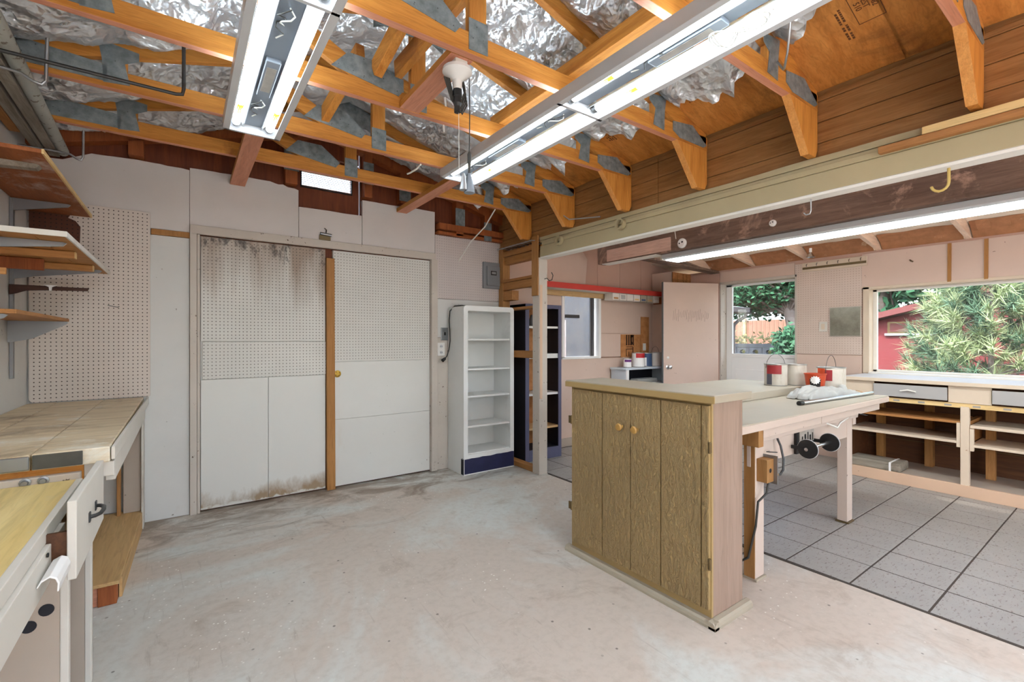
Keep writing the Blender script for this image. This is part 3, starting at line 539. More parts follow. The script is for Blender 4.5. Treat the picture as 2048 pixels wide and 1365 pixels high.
G().box(2.698, 2.733, -1.2, .78, 2.168, 2.20).build('nailer_strip', 'rawY', hb, bevel=.003)
G().box(2.70, 2.733, -1.2, .62, 2.202, 2.236).build('nailer_strip', 'palewoodY', hb, bevel=.003)
# post and open stud bay
po = thing('support_post', 'cream painted square post holding the beam beside the bookcases', 'post', (2.785, 3.455, 0))
G().box(2.735, 2.836, 3.40, 3.50, 0, 2.06).build('post', 'trimpaint', po, bevel=.004)
G().box(2.742, 2.772, 3.394, 3.40, .72, 1.80).build('edge_strip', 'peach', po, bevel=.001)
G().box(2.722, 2.736, 3.405, 3.50, 1.70, 2.27).build('scab_board', 'rawZ', po, bevel=.003)
sb = thing('stud_bay', 'open stud bay of raw wood shelves and blocks beside the post', 'stud frame', (2.79, 3.8, 0))
G().box(2.745, 2.835, 4.02, 4.06, 0, 2.26).build('stud', 'rawZ', sb, bevel=.003)
G().box(2.745, 2.835, 3.50, 4.02, 2.15, 2.205).build('block', 'rawY', sb, bevel=.003)
G().box(2.76, 2.83, 3.50, 4.02, 2.07, 2.145).build('block', 'rawY', sb, bevel=.003)
G().box(2.73, 2.835, 3.50, 4.04, 1.88, 1.905).build('shelf_board', 'rawY', sb, bevel=.003)
G().box(2.75, 2.80, 3.50, 4.02, 1.80, 1.878).build('block', 'rawY', sb, bevel=.003)
G().box(2.75, 2.835, 3.86, 4.02, 1.69, 1.79).build('block', 'rawY', sb, bevel=.003)
G().box(2.74, 2.835, 3.50, 4.04, 1.585, 1.61).build('shelf_board', 'rawY', sb, bevel=.003)
G().box(2.75, 2.835, 3.50, 4.02, 1.10, 1.17).build('block', 'rawY', sb, bevel=.003)
G().box(2.745, 2.835, 3.50, 4.06, 0, .045).build('sole_plate', 'rawY', sb, bevel=.003)
G().box(2.745, 2.835, 4.062, 4.10, 0, 2.26).build('stud', 'rawZ', sb, bevel=.003)
rk = thing('wire_rack', 'grey wire rack lying on the raw stud bay above the post', 'rack', (2.72, 3.7, 2.21))
g = G().tube([(2.66, 3.42, 2.215), (2.66, 4.0, 2.215)], .006).tube([(2.83, 3.42, 2.215), (2.83, 4.0, 2.215)], .006); g.build('rail', 'rod', rk)
for i in range(9): G().tube([(2.655, 3.45+i*.065, 2.218), (2.72, 3.45+i*.065, 2.226), (2.835, 3.45+i*.065, 2.218)], .0045, 6).build('wire', 'rod', rk)

# ---- trusses
TY = [3.57, 2.96, 2.34, 1.72, 1.08, .45]
y0 = TY[0]; A, B = y0-.019, y0+.019
tr = thing('roof_truss', '', 'truss', (1.0, y0, 2.50), group='roof trusses')
G().box(-.78, 2.765, A, B, 2.50, 2.59, under=1).build('bottom_chord', ['fir', 'firpink'], tr, bevel=.002)
for sgn in (1, -1):
    X = lambda x: x if sgn > 0 else 2.0-x
    nm = 'fir'
    G().prism([(X(1.0), zr(1.0)-.095), (X(2.755), zr(2.755)-.095), (X(2.755), zr(2.755)-.004), (X(1.0), zr(1.0)-.004)], A, B).build('top_chord', nm, tr, bevel=.002)
    G().prism([(X(2.225), 2.52), (X(2.30), 2.52), (X(2.30), zr(2.30)-.02), (X(2.225), zr(2.225)-.02)], A+.001, B-.001).build('web', 'firZ', tr, bevel=.002)
    h1 = [(2.40, 2.545), (2.47, 2.515), (2.72, 2.515), (2.755, 2.535), (2.60, 2.625), (2.40, 2.60)] if sgn > 0 else [(2.30, 2.525), (2.65, 2.525), (2.72, 2.56), (2.60, 2.63), (2.30, 2.605)]
    v1 = [(2.335, 2.72), (2.18, 2.70), (2.18, 2.66), (2.235, 2.63), (2.215, 2.53), (2.315, 2.52), (2.32, 2.63)]
    G().prism([(X(a), b) for a, b in h1], A-.003, A-.0005).build('gusset', 'galv', tr)
    G().prism([(X(a), b) for a, b in v1], A-.003, A-.0005).build('gusset', 'galv', tr)
    if sgn > 0:
        G().prism([(2.444, 2.506), (2.655, 2.252), (2.74, 2.252), (2.764, 2.29), (2.764, 2.52), (2.55, 2.52)], A+.0005, B-.0005).build('knee_brace', 'firZ', tr, bevel=.002); G().prism([(2.441, 2.503), (2.652, 2.249), (2.655, 2.252), (2.444, 2.506)], A, B).build('lit_underside', 'firlit', tr)
G().box(.99, 1.075, A+.001, B-.001, 2.515, 3.05).build('king_post', 'firZ', tr, bevel=.002)
G().box(.985, 1.08, A-.004, A-.0005, 2.515, 2.65).build('nail_plate', 'galv', tr, bevel=.001)
G().prism([(.80, 2.90), (1.0, 3.0), (1.2, 2.90), (1.2, 3.02), (1.0, 3.085), (.80, 3.02)], B+.0005, B+.004).build('gusset', 'galv', tr)
G().prism([(.80, 2.90), (1.2, 2.90), (1.2, 3.02), (1.0, 3.085), (.80, 3.02)], A-.004, A-.0005).build('gusset', 'galv', tr)
G().beam((.80, y0, 2.57), (.22, y0, 2.86), .036, .085).build('web', 'fir', tr, bevel=.002)
G().prism([(.58, 2.61), (.92, 2.56), (.95, 2.60), (.82, 2.70), (.66, 2.70)], A-.003, A-.0005).build('gusset', 'galv', tr)
tl = ['roof truss nearest the back gable, its chord crossing the louvre vent', 'second roof truss from the back gable wall', 'third roof truss from the back gable, holding the far end of the pink lamp board',
      'roof truss above the bare lamp holder', 'fifth roof truss from the back gable, crossing behind the right light', 'nearest roof truss, its brace at the top right corner']
tr['label'] = tl[0]
for y, l in zip(TY[1:], tl[1:]): dup(tr, (1.0, y, 2.50), l)
# ---- lateral boards between the trusses
def brace(name, p, q, w_, h_, label, mats=('firY', 'firpinkY'), group=None):
    return tag(G().beam(p, q, w_, h_, 0, (0, 0, 1), 1).build(name, list(mats), bevel=.003), label, 'board', group)
brace('lamp_board', (.98, 1.745, 2.519), (.98, 2.32, 2.519), .11, .035, 'flat pink-faced board carrying the bare lamp holder between two trusses')
brace('bracing_board', (1.0, 1.70, 2.80), (.93, 2.36, 2.72), .04, .09, 'sloping bracing board beside the king posts above the lamp board', ('firY', 'firY'))
brace('bracing_board', (.86, 1.9, 2.86), (.80, 2.32, 2.655), .045, .09, 'short sloping board in front of a steel gusset left of the lamp board', ('firY', 'firY'))
brace('bracing_board', (.74, 2.38, 2.76), (.70, 2.95, 2.65), .045, .09, 'short reddish bracing board between the second and third trusses', ('firY', 'firY'))
brace('tie_board', (1.655, 2.84, 2.481), (1.655, 4.10, 2.481), .10, .036, 'flat pinkish tie board running from the right light to the gable wall')
brace('tie_board', (.335, 2.90, 2.481), (.335, 4.10, 2.481), .10, .036, 'flat pinkish tie board running from the left light to the gable wall')
# stored pale mouldings lying on the chords
for i, (x, dx, zz, h) in enumerate(((1.555, .05, 2.591, .075), (1.608, .03, 2.591, .03), (1.640, .034, 2.591, .022), (1.678, .05, 2.591, .016))):
    tag(G().box(x, x+dx, .62+.03*i, 2.42-.02*i, zz, zz+h).build('moulding', 'palewoodY' if i else 'firY', bevel=.003), ['dark edged wide board, outermost left of the lumber stored above the right light', 'pale wooden moulding stored on the trusses, second from the left of the stack', 'pale wooden moulding stored on the trusses, third from the left of the stack', 'pale wooden moulding stored on the trusses, closest to the right light'][i], 'lumber', 'lumber stored on the trusses')
# ---- foil insulation, one sheet for each bay and slope
ys = [4.06]+TY+[-.17]
for bi in range(len(ys)-1):
    ya, yb = ys[bi+1], ys[bi]
    for side in ('left', 'right'):
        nu, nv = 70, 36; g = G(); vs = []
        for i in range(nu+1):
            for j in range(nv+1):
                v = j/nv; y = ya+(yb-ya)*v
                if side == 'left':
                    u = i/nu; x = 1.0-1.74*u; sag = .075+.035*math.sin(bi*2.1)
                    if bi in (2, 3) and u > .5: sag += .05
                else:
                    end = 1.33+.10*noise.noise((y*4.5, bi*3.1, 0))+.05*noise.noise((y*17, 2, 5))+.03*noise.noise((y*60, 2, 5)); end -= .16*max(0, min(1, (1.0-y)/.25)); u = i/nu; x = 1.0+end*u; sag = .065
                w_ = math.sin(math.pi*v)**.8
                if side == 'right' and u > .86: sag += .10*(u-.86)/.14*(.5+noise.noise((y*9, bi, 3)))
                p = Vector((x*3.2, y*3.2, bi*5.0+(side == 'left')*2))
                dz = .040*noise.noise(p)+.020*noise.noise(p*2.7)+.011*(1-2*abs(noise.noise(p*6.1)))+.006*noise.noise(p*14)
                fan = .012*math.sin(11*math.atan2(y-(ya+yb)/2+.001, x-(.3 if side == 'left' else 1.6)))*w_
                vs.append((x, y, zr(x)-.012-(sag*w_)+(dz-.012)*min(1, w_*1.6)+fan))
        fs = [(i*(nv+1)+j, i*(nv+1)+j+1, (i+1)*(nv+1)+j+1, (i+1)*(nv+1)+j) for i in range(nu) for j in range(nv)]
        g.add(vs, fs, 0, True)
        tag(g.build('foil_insulation', 'foil'), 'silver foil insulation on the %s roof slope, %s bay from the back gable' % (side, ORD[bi]), 'insulation', 'foil insulation sheets')
# ================================================================ LIGHTS
M['yellowglow'] = emit('yellowed tube glass', (1, .78, .10, 1), .75)
def fluoro(x0, x1, ya, yb, zb, label):
    t = thing('fluorescent_light', label, 'ceiling light', ((x0+x1)/2, (ya+yb)/2, zb)); xc = (x0+x1)/2
    for sg, e in ((-1, x0), (1, x1)):
        # outer rail: thin rolled sheet, slightly flared
        G().prism([(e, zb), (e, zb+.058), (e-sg*.004, zb+.058), (e-sg*.004, zb+.005), (e-sg*.030, zb+.005), (e-sg*.030, zb)], ya, yb).build('reflector_rail', 'fixture', t, bevel=.001)
        G().prism([(xc+sg*.040, zb+.030), (xc+sg*.046, zb+.030), (xc+sg*.075, zb+.060), (xc+sg*.070, zb+.062)], ya, yb).build('reflector_wing', 'fixture', t)
        n = 3
        for k in range(n):
            a, b = ya+.02+(yb-ya-.04)/n*k+.012, ya+.02+(yb-ya-.04)/n*(k+1)-.012
            xt = xc+sg*.078
            tb = G().cyl((xt, a+.02, zb+.032), (xt, b-.02, zb+.032), .0185, 16).build('tube', 'tube', t)
            G().cyl((xt, a, zb+.032), (xt, a+.022, zb+.032), .019, 16).build('tube_cap', 'bareplate', tb); G().cyl((xt, b-.022, zb+.032), (xt, b, zb+.032), .019, 16).build('tube_cap', 'bareplate', tb)
            yy = b-.22; G().cyl((xt, yy-.05, zb+.0305), (xt, yy+.06, zb+.0312), .0178, 12).build('scorch_mark', 'yellowglow', tb)
            for q in (a, b): G().box(xt-.014, xt+.014, q-.008, q+.008, zb+.03, zb+.075).build('lamp_socket', 'fixture', t, bevel=.002)
    G().box(xc-.045, xc+.045, ya+.01, yb-.01, zb+.045, zb+.095).build('wiring_channel', 'fixgrey', t, bevel=.003)
    for k in range(3):
        yy = ya+(yb-ya)/3*(k+.52); G().box(xc-.028, xc+.028, yy-.16, yy+.16, zb+.026, zb+.046).build('ballast', 'fixgrey', t, bevel=.003)
        G().box(xc-.018, xc+.018, yy-.11, yy+.11, zb+.0252, zb+.0262).build('ballast_label', 'label', t)
    for yy in [yb-.006]+[ya+(yb-ya)/3*k for k in (1, 2)]+[ya+.006]:
        G().prism([(x0, zb), (x1, zb), (x1-.004, zb+.057), (x0+.004, zb+.057)], yy-.008, yy+.008).build('end_plate', 'fixture', t, bevel=.001)
    for yy in (yb-1.75, yb-1.1, yb-.35):
        wv = [(xc+.02*math.sin(i*1.3), yy+.05*i*.5, zb+.040-.012*math.sin(i*.8)) for i in range(9)]; G().tube(wv, .003, 6).build('wire', 'wire', t)
        wv = [(xc-.015+.02*math.cos(i*1.7), yy+.02*i, zb+.035-.008*math.sin(i*1.1)) for i in range(8)]; G().tube(wv, .0025, 6).build('wire', 'blackcord', t)
    for yy in (ya+.3, yb-.3):
        G().tube([(xc, yy, zb+.09), (xc, yy, 2.505)], .004, 6).build('hanger', 'rod', t)
    return t

f1 = fluoro(.165, .435, -.81, 2.84, 2.385, 'left two-tube fluorescent light with loose wires hanging under the trusses')  # near end lengthened past the camera; the unseen tubes there add fill light
f2 = fluoro(1.435, 1.735, -.79, 2.87, 2.395, 'right long fluorescent light with two tubes and a bundled cord')  # likewise lengthened out of view to add fill light
g = G()
for k in range(3):
    g.tube([(1.60+.035*math.sin(t*2)*(1+.2*k), .86+.11*math.sin(t)*(1-.12*k), 2.388-.006*k+.008*math.cos(t*3)) for t in [2*math.pi*i/40 for i in range(41)]], .0026, 6)
tag(g.build('cord_bundle', 'wire'), 'bundled pale pull cord tied under the near end of the right light', 'cord')
bm_ = thing('fluorescent_light', 'slim white fluorescent light under the dark beam over the work table', 'ceiling light', (3.87, 1.0, 2.06))
G().prism([(3.755, 2.10), (3.75, 2.062), (3.775, 2.052), (3.98, 2.052), (3.995, 2.062), (3.985, 2.10)], -.4, 2.78).build('housing', 'fixture', bm_, bevel=.002)
M['tubesoft'] = emit('fluorescent diffuser', (.86, .95, 1, 1), 7.0)
G().prism([(3.785, 2.0515), (3.79, 2.044), (3.975, 2.044), (4.0, 2.052), (4.0, 2.09), (3.988, 2.09), (3.985, 2.0525)], -.38, 2.76).build('diffuser', 'tubesoft', bm_)
G().box(3.755, 3.99, 2.78, 2.80, 2.05, 2.10).build('end_cap', 'dirtywhite', bm_, bevel=.002)
db = thing('roof_beam', 'dark weathered timber beam under the extension roof, its sawn end exposed', 'beam', (3.74, 1.0, 2.10))
G().box(3.685, 3.80, -2.3, 3.56, 2.102, 2.40).build('timber', 'beamdark', db, bevel=.005)
M['palepatch'] = wood('bleached patch', C(196, 158, 138), C(216, 182, 164), 'Y', .8, dark=C(120, 80, 62))
G().box(3.674, 3.686, 2.63, 3.42, 2.112, 2.235).build('patch_board', 'palepatch', db, bevel=.003)
G().box(3.690, 3.80, 2.80, 3.50, 2.094, 2.1018).build('bottom_strip', 'creamwhite', db)
for y, zc, r, lb in ((2.51, 2.155, .045, 'round white porcelain fitting on the dark beam near its sawn end'), (1.72, 2.175, .026, 'small white porcelain knob further along the dark beam')):
    t = thing('porcelain_fitting', lb, 'fitting', (3.67, y, zc))
    G().lathe([(0, -.022), (r*.75, -.022), (r, -.012), (r, 0)], (3.685, y, zc), 24, 0, 'X').build('body', 'porcelain', t)
    G().lathe([(0, 0), (r*.2, 0), (r*.2, .004)], (3.6625, y-r*.25, zc+r*.2), 10, 0, 'X').lathe([(0, 0), (r*.16, 0), (r*.16, .004)], (3.6625, y+r*.4, zc), 10, 0, 'X').build('screw', 'black', t)
tag(G().tube([(3.66, 2.56, 2.20), (3.62, 2.55, 2.30), (3.45, 2.2, 2.34), (3.0, 1.9, 2.34), (2.93, 1.5, 2.33)], .004, 6).build('cable', 'wire'), 'thin white cable running from the porcelain fitting to the header', 'cable')
tag(G().beam((3.80, 3.40, 2.22), (5.72, 3.40, 2.165), .12, .03).build('dark_plank', 'beamdark', bevel=.003), 'dark flat plank crossing above the open pink door', 'board')
# bare lamp holder
lp = thing('lamp_holder', 'white porcelain lamp holder with a black socket hanging below the lamp truss', 'lamp', (.985, 1.80, 2.50))
G().box(.955, 1.015, 1.76, 1.84, 2.475, 2.503).build('mounting_box', 'wire', lp, bevel=.004)
G().lathe([(0, .02), (.064, .02), (.066, .006), (.045, -.012), (.022, -.03), (.020, -.07), (0, -.07)], (.985, 1.80, 2.455), 32).build('base', 'porcelain', lp)
G().lathe([(.0, 0), (.02, 0), (.021, -.03), (.017, -.035), (.019, -.06), (.014, -.075), (.014, -.10), (0, -.10)], (.985, 1.80, 2.385), 20).build('socket', 'black', lp)
g = G()
for k in range(5): g.tube([(1.01+.006*k, 1.80+.012*k, 2.46), (1.03+.008*k, 1.81+.01*k, 2.40-.01*k), (1.0+.004*k, 1.81, 2.315-.006*k), (.975-.004*k, 1.81, 2.34), (.95-.006*k, 1.81, 2.43)], .0035, 6)
g.build('coiled_wire', 'blackcord', lp)
G().tube([(.992, 1.80, 2.30), (.994, 1.80, 1.98)], .0012, 5).build('pull_string', 'wire', lp)
ec = thing('extension_cord', 'cord with grey plug ends hanging beside the lamp holder in front of the right light', 'cord', (1.05, 1.80, 2.0))
G().tube([(1.045, 1.80, 2.47), (1.048, 1.80, 2.3), (1.046, 1.80, 2.12)], .0025, 6).build('cord', 'blackcord', ec)
G().lathe([(.004, 0), (.009, -.01), (.009, -.045), (.006, -.06), (.0055, -.10), (0, -.10)], (1.046, 1.80, 2.125), 12).build('connector', 'blackcord', ec)
G().lathe([(.005, 0), (.012, -.02), (.024, -.075), (.024, -.09), (0, -.09)], (1.046, 1.80, 2.03), 14).build('plug', 'fixgrey', ec)
G().lathe([(.005, 0), (.010, -.02), (.020, -.075), (0, -.08)], (1.02, 1.805, 2.025), 12).build('plug', 'rod', ec)
for pts, lb in (([(1.21, 2.36, 2.66), (1.22, 2.36, 2.58), (1.20, 2.36, 2.52), (1.205, 2.36, 2.46)], 'white cable end hanging from the third truss chord'),
                ([(1.34, 2.97, 2.50), (1.31, 2.98, 2.46), (1.27, 2.99, 2.43), (1.25, 3.0, 2.42)], 'stub of white cable drooping under the second truss chord'),
                ([(2.37, 3.6, 2.50), (2.32, 3.7, 2.35), (2.25, 3.85, 2.22), (2.19, 3.98, 2.05)], 'white cable drooping down in front of the right pegboard')):
    tag(G().tube(pts, .006, 8).build('cable', 'wire'), lb, 'cable')
tag(G().tube([(2.62, 2.96, 2.56), (2.62, 2.97, 2.36), (2.66, 2.90, 2.30), (2.74, 2.62, 2.275)], .006, 8).build('conduit', 'rod'), 'grey bent cable dropping from a truss joint to the header', 'cable')
tag(G().tube([(2.08, .9, 2.62), (2.12, .93, 2.52), (2.18, .97, 2.49), (2.24, 1.0, 2.52), (2.27, 1.04, 2.585)], .005, 6).build('chain', 'rod'), 'short silver chain looped beside the torn foil', 'chain')
# fittings on the header
for y, lb in ((3.10, 'round cream ring fitting on the header beam nearest the post'), (2.39, 'round cream ring fitting on the header beam further from the post')):
    tag(G().lathe([(.030, 0), (.030, -.035), (.043, -.035), (.043, 0)], (2.735, y, 2.165), 24, 0, 'X').build('ring_fitting', 'cream'), lb, 'fitting')
def hook(pts, r, m, lb): return tag(G().tube(pts, r, 8).build('hook', m), lb, 'hook')
M['brasshook'] = plain('yellow coated hook', C(196, 168, 96), .4)
hook([(2.78, .545, 2.065), (2.78, .545, 2.02)]+[(2.78, .545+.03-.03*math.cos(t), 1.985-.034*math.sin(t)) for t in [R(0+24*i) for i in range(8)]], .006, 'brasshook', 'yellow utility hook under the near end of the header beam')
hook([(2.78, 1.10, 2.065), (2.78, 1.10, 1.985), (2.78, 1.105, 1.967), (2.78, 1.125, 1.965), (2.78, 1.135, 1.978)], .0035, 'rod', 'small bent wire hook under the middle of the header beam')
hook([(2.80, 3.395, 1.86), (2.80, 3.36, 1.862), (2.80, 3.33, 1.835), (2.80, 3.29, 1.84), (2.80, 3.275, 1.88), (2.80, 3.295, 1.91)], .004, 'darkrod', 'dark curved hook screwed into the post beside the red shelf')
# ================================================================ LEFT SIDE: BENCH, DRAWERS, SHELVES, OVERHEAD RACK
bn = thing('workbench', 'long worn plank workbench built along the left wall under the pegboard', 'workbench', (-.5, 3.2, 0))
xs = [-.80, -.66, -.435, -.2235]
for i in range(3):
    G().box(xs[i]+.002, xs[i+1]-.002, 2.28, 4.10, .822, .880-.0015*(i == 1)).build('top_plank', 'benchtop', bn, bevel=.004)
G().prism([(-.2225, 2.285), (-.211, 2.285), (-.199, 4.10), (-.211, 4.10)], .830, .878, 'Z').build('front_edge', 'dirtywhite', bn, bevel=.002)
G().box(-.79, -.437, 2.272, 2.28, .826, .874).build('end_plate', 'bareplate', bn, bevel=.004)
M['rustplate'] = paint('tarnished steel strip', C(84, 82, 76), .3, 14, .5, .1, stain=C(120, 60, 44), st=.58)
G().box(-.43, -.30, 2.272, 2.28, .826, .876).build('end_plate', 'rustplate', bn, bevel=.002)
G().box(-.79, -.30, 2.30, 2.34, .765, .821).build('end_rail', 'fir', bn, bevel=.003)
G().box(-.30, -.215, 2.30, 2.34, .765, .821).build('end_rail', 'dirtywhite', bn, bevel=.003)
G().box(-.245, -.215, 2.34, 4.02, .74, .821).build('front_rail', 'dirtywhite', bn, bevel=.003)
G().box(-.33, -.235, 4.02, 4.085, .115, .821).build('leg', 'tauped', bn, bevel=.003)
G().box(-.36, -.34, 3.98, 4.02, .115, .821).build('leg', 'rawZ', bn, bevel=.003)
G().box(-.234, -.222, 3.98, 4.10, 0, .821).build('end_trim', 'dirtywhite', bn, bevel=.002)
G().box(-.79, -.74, 2.45, 2.50, 0, .821).build('leg', 'tauped', bn, bevel=.003)
G().box(-.79, -.36, 4.085, 4.10, .115, .821).build('end_panel', 'white', bn)
pf = thing('low_platform', 'low plywood platform on wood blocks under the workbench', 'platform', (-.5, 3.5, 0))
G().prism([(-.79, 2.92), (-.255, 2.92), (-.226, 4.07), (-.79, 4.07)], .098, .115, 'Z').build('plywood_top', 'stepply', pf, bevel=.002)
G().box(-.79, -.30, 2.95, 2.99, 0, .098).build('block', 'firpink', pf, bevel=.003)
G().box(-.335, -.265, 2.935, 3.0, 0, .098).build('block', 'redstud', pf, bevel=.003)
G().box(-.79, -.26, 3.98, 4.02, 0, .098).build('block', 'redstud', pf, bevel=.003)
G().prism([(-.262, 3.0), (-.25, 3.0), (-.227, 4.0), (-.239, 4.0)], 0, .098, 'Z').build('skirt', 'stepply', pf)
# drawer cabinet nearer the camera
cb = thing('drawer_cabinet', 'cream drawer cabinet with golden plywood top in the left foreground', 'cabinet', (-.55, 1.6, 0))
G().box(-.80, -.315, .9, 2.262, .752, .778).build('plywood_top', 'benchply', cb, bevel=.002)
G().box(-.316, -.298, .9, 2.262, .738, .779).build('front_edge', 'dirtywhite', cb, bevel=.002)
rl = G().box(-.79, -.305, 2.264, 2.298, .70, .80).build('back_rail', 'greybench', cb, bevel=.003)
for x in (-.40, -.445): G().lathe([(0, -.012), (.008, -.012), (.010, -.004), (.016, -.003), (.016, 0)], (x, 2.264, .787), 10, 0, 'Y').build('bolt', 'bareplate', rl)
for y in (1.905, 2.325):
    p = G().box(-.79, -.300, y-.012, y+.012, 0, .752 if y < 2 else .70).build('side_panel', 'tauped', cb)
    G().box(-.300, -.280, y-.013, y+.013, 0, .70).build('edge_strip', 'dirtywhite', p, bevel=.003)
    if y < 2:
        for (a, b) in ((-.40, .475), (-.365, .45), (-.328, .487)):
            G().lathe([(0, 0), (.017, 0), (.0175, .002)], (a, y-.0145, b), 16, 0, 'Y').build('finger_hole', 'navyin', p)
# drawer standing open
dr = G().box(-.256, -.236, 1.70, 2.215, .632, .845).build('drawer_front', 'dirtywhite', cb, bevel=.003)
G().box(-.75, -.256, 1.715, 1.727, .645, .76).build('drawer_side', 'darkback', dr); G().box(-.75, -.256, 2.19, 2.202, .645, .74).build('drawer_side', 'rawX', dr)
G().box(-.75, -.256, 1.727, 2.19, .645, .655).build('drawer_bottom', 'rawX', dr)
G().tube([(-.236, 1.90, .737), (-.222, 1.907, .737), (-.212, 1.925, .737), (-.209, 1.96, .737), (-.212, 1.995, .737), (-.222, 2.013, .737), (-.236, 2.02, .737)], .006, 10).build('pull_handle', 'darkrod', dr)
G().box(-.237, -.232, 1.888, 1.910, .722, .752).box(-.237, -.232, 2.010, 2.032, .722, .752).build('handle_plate', 'darkrod', dr, bevel=.002)
d2_ = G().box(-.306, -.288, .9, 1.893, .638, .736).build('drawer_front', 'dirtywhite', cb, bevel=.002)
hp = [(0, 0), (.010, .020), (.030, .030), (.046, .022), (.052, .004), (.050, -.022), (.046, -.022), (.047, .002), (.042, .017), (.030, .024), (.012, .015), (.004, 0)]
G().prism([(-.288+a*.8, .684+b*.8) for a, b in hp], 1.555, 1.69).build('cup_pull', 'vinyl', d2_, bevel=.0015)
G().box(-.79, -.31, .9, 1.89, .615, .628).build('drawer_runner', 'rawX', cb)
G().lathe([(0, 0), (.006, 0), (.006, .003)], (-.2865, 1.66, .725), 8, 0, 'X').build('nail_hole', 'black', d2_)
# corner bracket lying on the plywood top
tag(G().box(-.345, -.318, 1.245, 1.275, .7785, .787).build('hasp', 'hinge', bevel=.001), 'small rusty metal hasp on the near edge of the plywood cabinet top', 'hasp')
# ---- shelf standards and shelves on the left wall
sp_ = thing('shelf_standard', 'slotted metal shelf standard fixed upright on the left wall', 'shelf track', (-.795, 3.76, 1.0))
G().box(-.798, -.784, 3.745, 3.758, 1.06, 2.08).box(-.798, -.784, 3.766, 3.779, 1.06, 2.08).box(-.798, -.792, 3.758, 3.766, 1.06, 2.08).build('track', 'bareplate', sp_)
def bracket(g, y, x1, z, h=.055, w_=.012, blunt=.018): return g.prism([(-.795, z), (x1, z), (x1+.012, z-.004), (x1, z-blunt), (-.70, z-h), (-.78, z-h-.02), (-.795, z-h-.02)], y-w_/2, y+w_/2)
s1 = thing('wall_shelf', 'top plywood wall shelf on the left, its brown underside scraped with paint', 'shelf', (-.65, 3.4, 2.08))
G().box(-.797, -.500, 2.80, 4.09, 2.086, 2.104).build('board', 'shelfdown', s1, bevel=.002)
G().box(-.501, -.493, 2.80, 4.09, 2.085, 2.105).build('front_edge', 'palewoodY', s1)
bracket(G(), 3.76, -.56, 2.084, .05).build('bracket', 'bareplate', s1); bracket(G(), 3.0, -.55, 2.084, .03, .05, .02).build('bracket', 'weather', s1)
s2 = thing('wall_shelf', 'second wall shelf down on the left, planks with wooden battens below', 'shelf', (-.6, 3.3, 1.70))
ys_ = [2.62+1.36*i/6 for i in range(7)]
for a, b in zip([-.797, -.72, -.61, -.50], [-.723, -.613, -.503, -.40]): G().box(a, b, 2.62, 3.98, 1.708, 1.724).build('plank', 'shelfply', s2, bevel=.002)
G().box(-.40, -.392, 2.62, 3.98, 1.704, 1.727).build('front_edge', 'dirtywhite', s2, bevel=.002)
G().box(-.797, -.392, 2.612, 2.62, 1.704, 1.727).build('end_edge', 'dirtywhite', s2, bevel=.002)
bracket(G(), 2.78, -.43, 1.706, .05).build('bracket', 'bareplate', s2); bracket(G(), 3.76, -.42, 1.706, .06).build('bracket', 'bareplate', s2)
for y, x1 in ((3.06, -.43), (3.56, -.425)):
    b_ = G().box(-.79, x1, y-.022, y+.022, 1.672, 1.706).build('batten', 'shelfply', s2, bevel=.003); G().box(x1, x1+.003, y-.02, y+.02, 1.674, 1.705).build('batten_end', 'palewoodY', b_)
G().box(-.78, -.60, 3.40, 3.42, 1.645, 1.706).build('cleat', 'redstud', s2, bevel=.003)
M['darkwoodb'] = wood('dark brown bracket', C(58, 34, 26), C(84, 52, 40), 'X', 1.)
eb = thing('shelf_bracket', 'dark brown empty wooden shelf bracket on the left wall', 'bracket', (-.79, 3.73, 1.5))
G().prism([(-.797, 1.592), (-.797, 1.535), (-.77, 1.542), (-.73, 1.560), (-.655, 1.566), (-.470, 1.572), (-.463, 1.590), (-.55, 1.590), (-.68, 1.592)], 3.73, 3.745).build('arm', 'darkwoodb', eb, bevel=.002)
G().prism([(-.66, 1.597), (-.60, 1.597), (-.622, 1.585), (-.624, 1.565), (-.634, 1.565), (-.636, 1.585)], 3.722, 3.73).build('clip', 'vinyl', eb)
tag(G().box(-.797, -.585, 2.70, 2.714, 1.545, 1.572).build('wood_cleat', 'shelfply', bevel=.002), 'short brown wooden cleat sticking out below the second wall shelf', 'cleat')
s3 = thing('wall_shelf', 'lowest thin wall shelf on the left with curved grey brackets', 'shelf', (-.67, 3.2, 1.38))
G().box(-.797, -.555, 2.70, 3.76, 1.387, 1.405).build('board', 'rawY', s3, bevel=.002)
G().box(-.797, -.62, 2.52, 2.72, 1.391, 1.411).build('board', 'rawY', s3, bevel=.002)
bracket(G(), 2.74, -.60, 1.386, .045).build('bracket', 'bareplate', s3); bracket(G(), 3.70, -.56, 1.386, .10).build('bracket', 'bareplate', s3)
ws = thing('white_rail', 'short white painted rail with a wooden peg on the left wall', 'rail', (-.78, 3.0, 1.25))
G().box(-.797, -.685, 2.60, 2.625, 1.243, 1.28).build('rail', 'vinyl', ws, bevel=.002)
G().lathe([(0, 0), (.012, 0), (.013, .012), (.009, .016), (.013, .022), (.011, .038), (.005, .042), (0, .042)], (-.745, 2.61, 1.28), 14).build('peg', 'brass', ws)
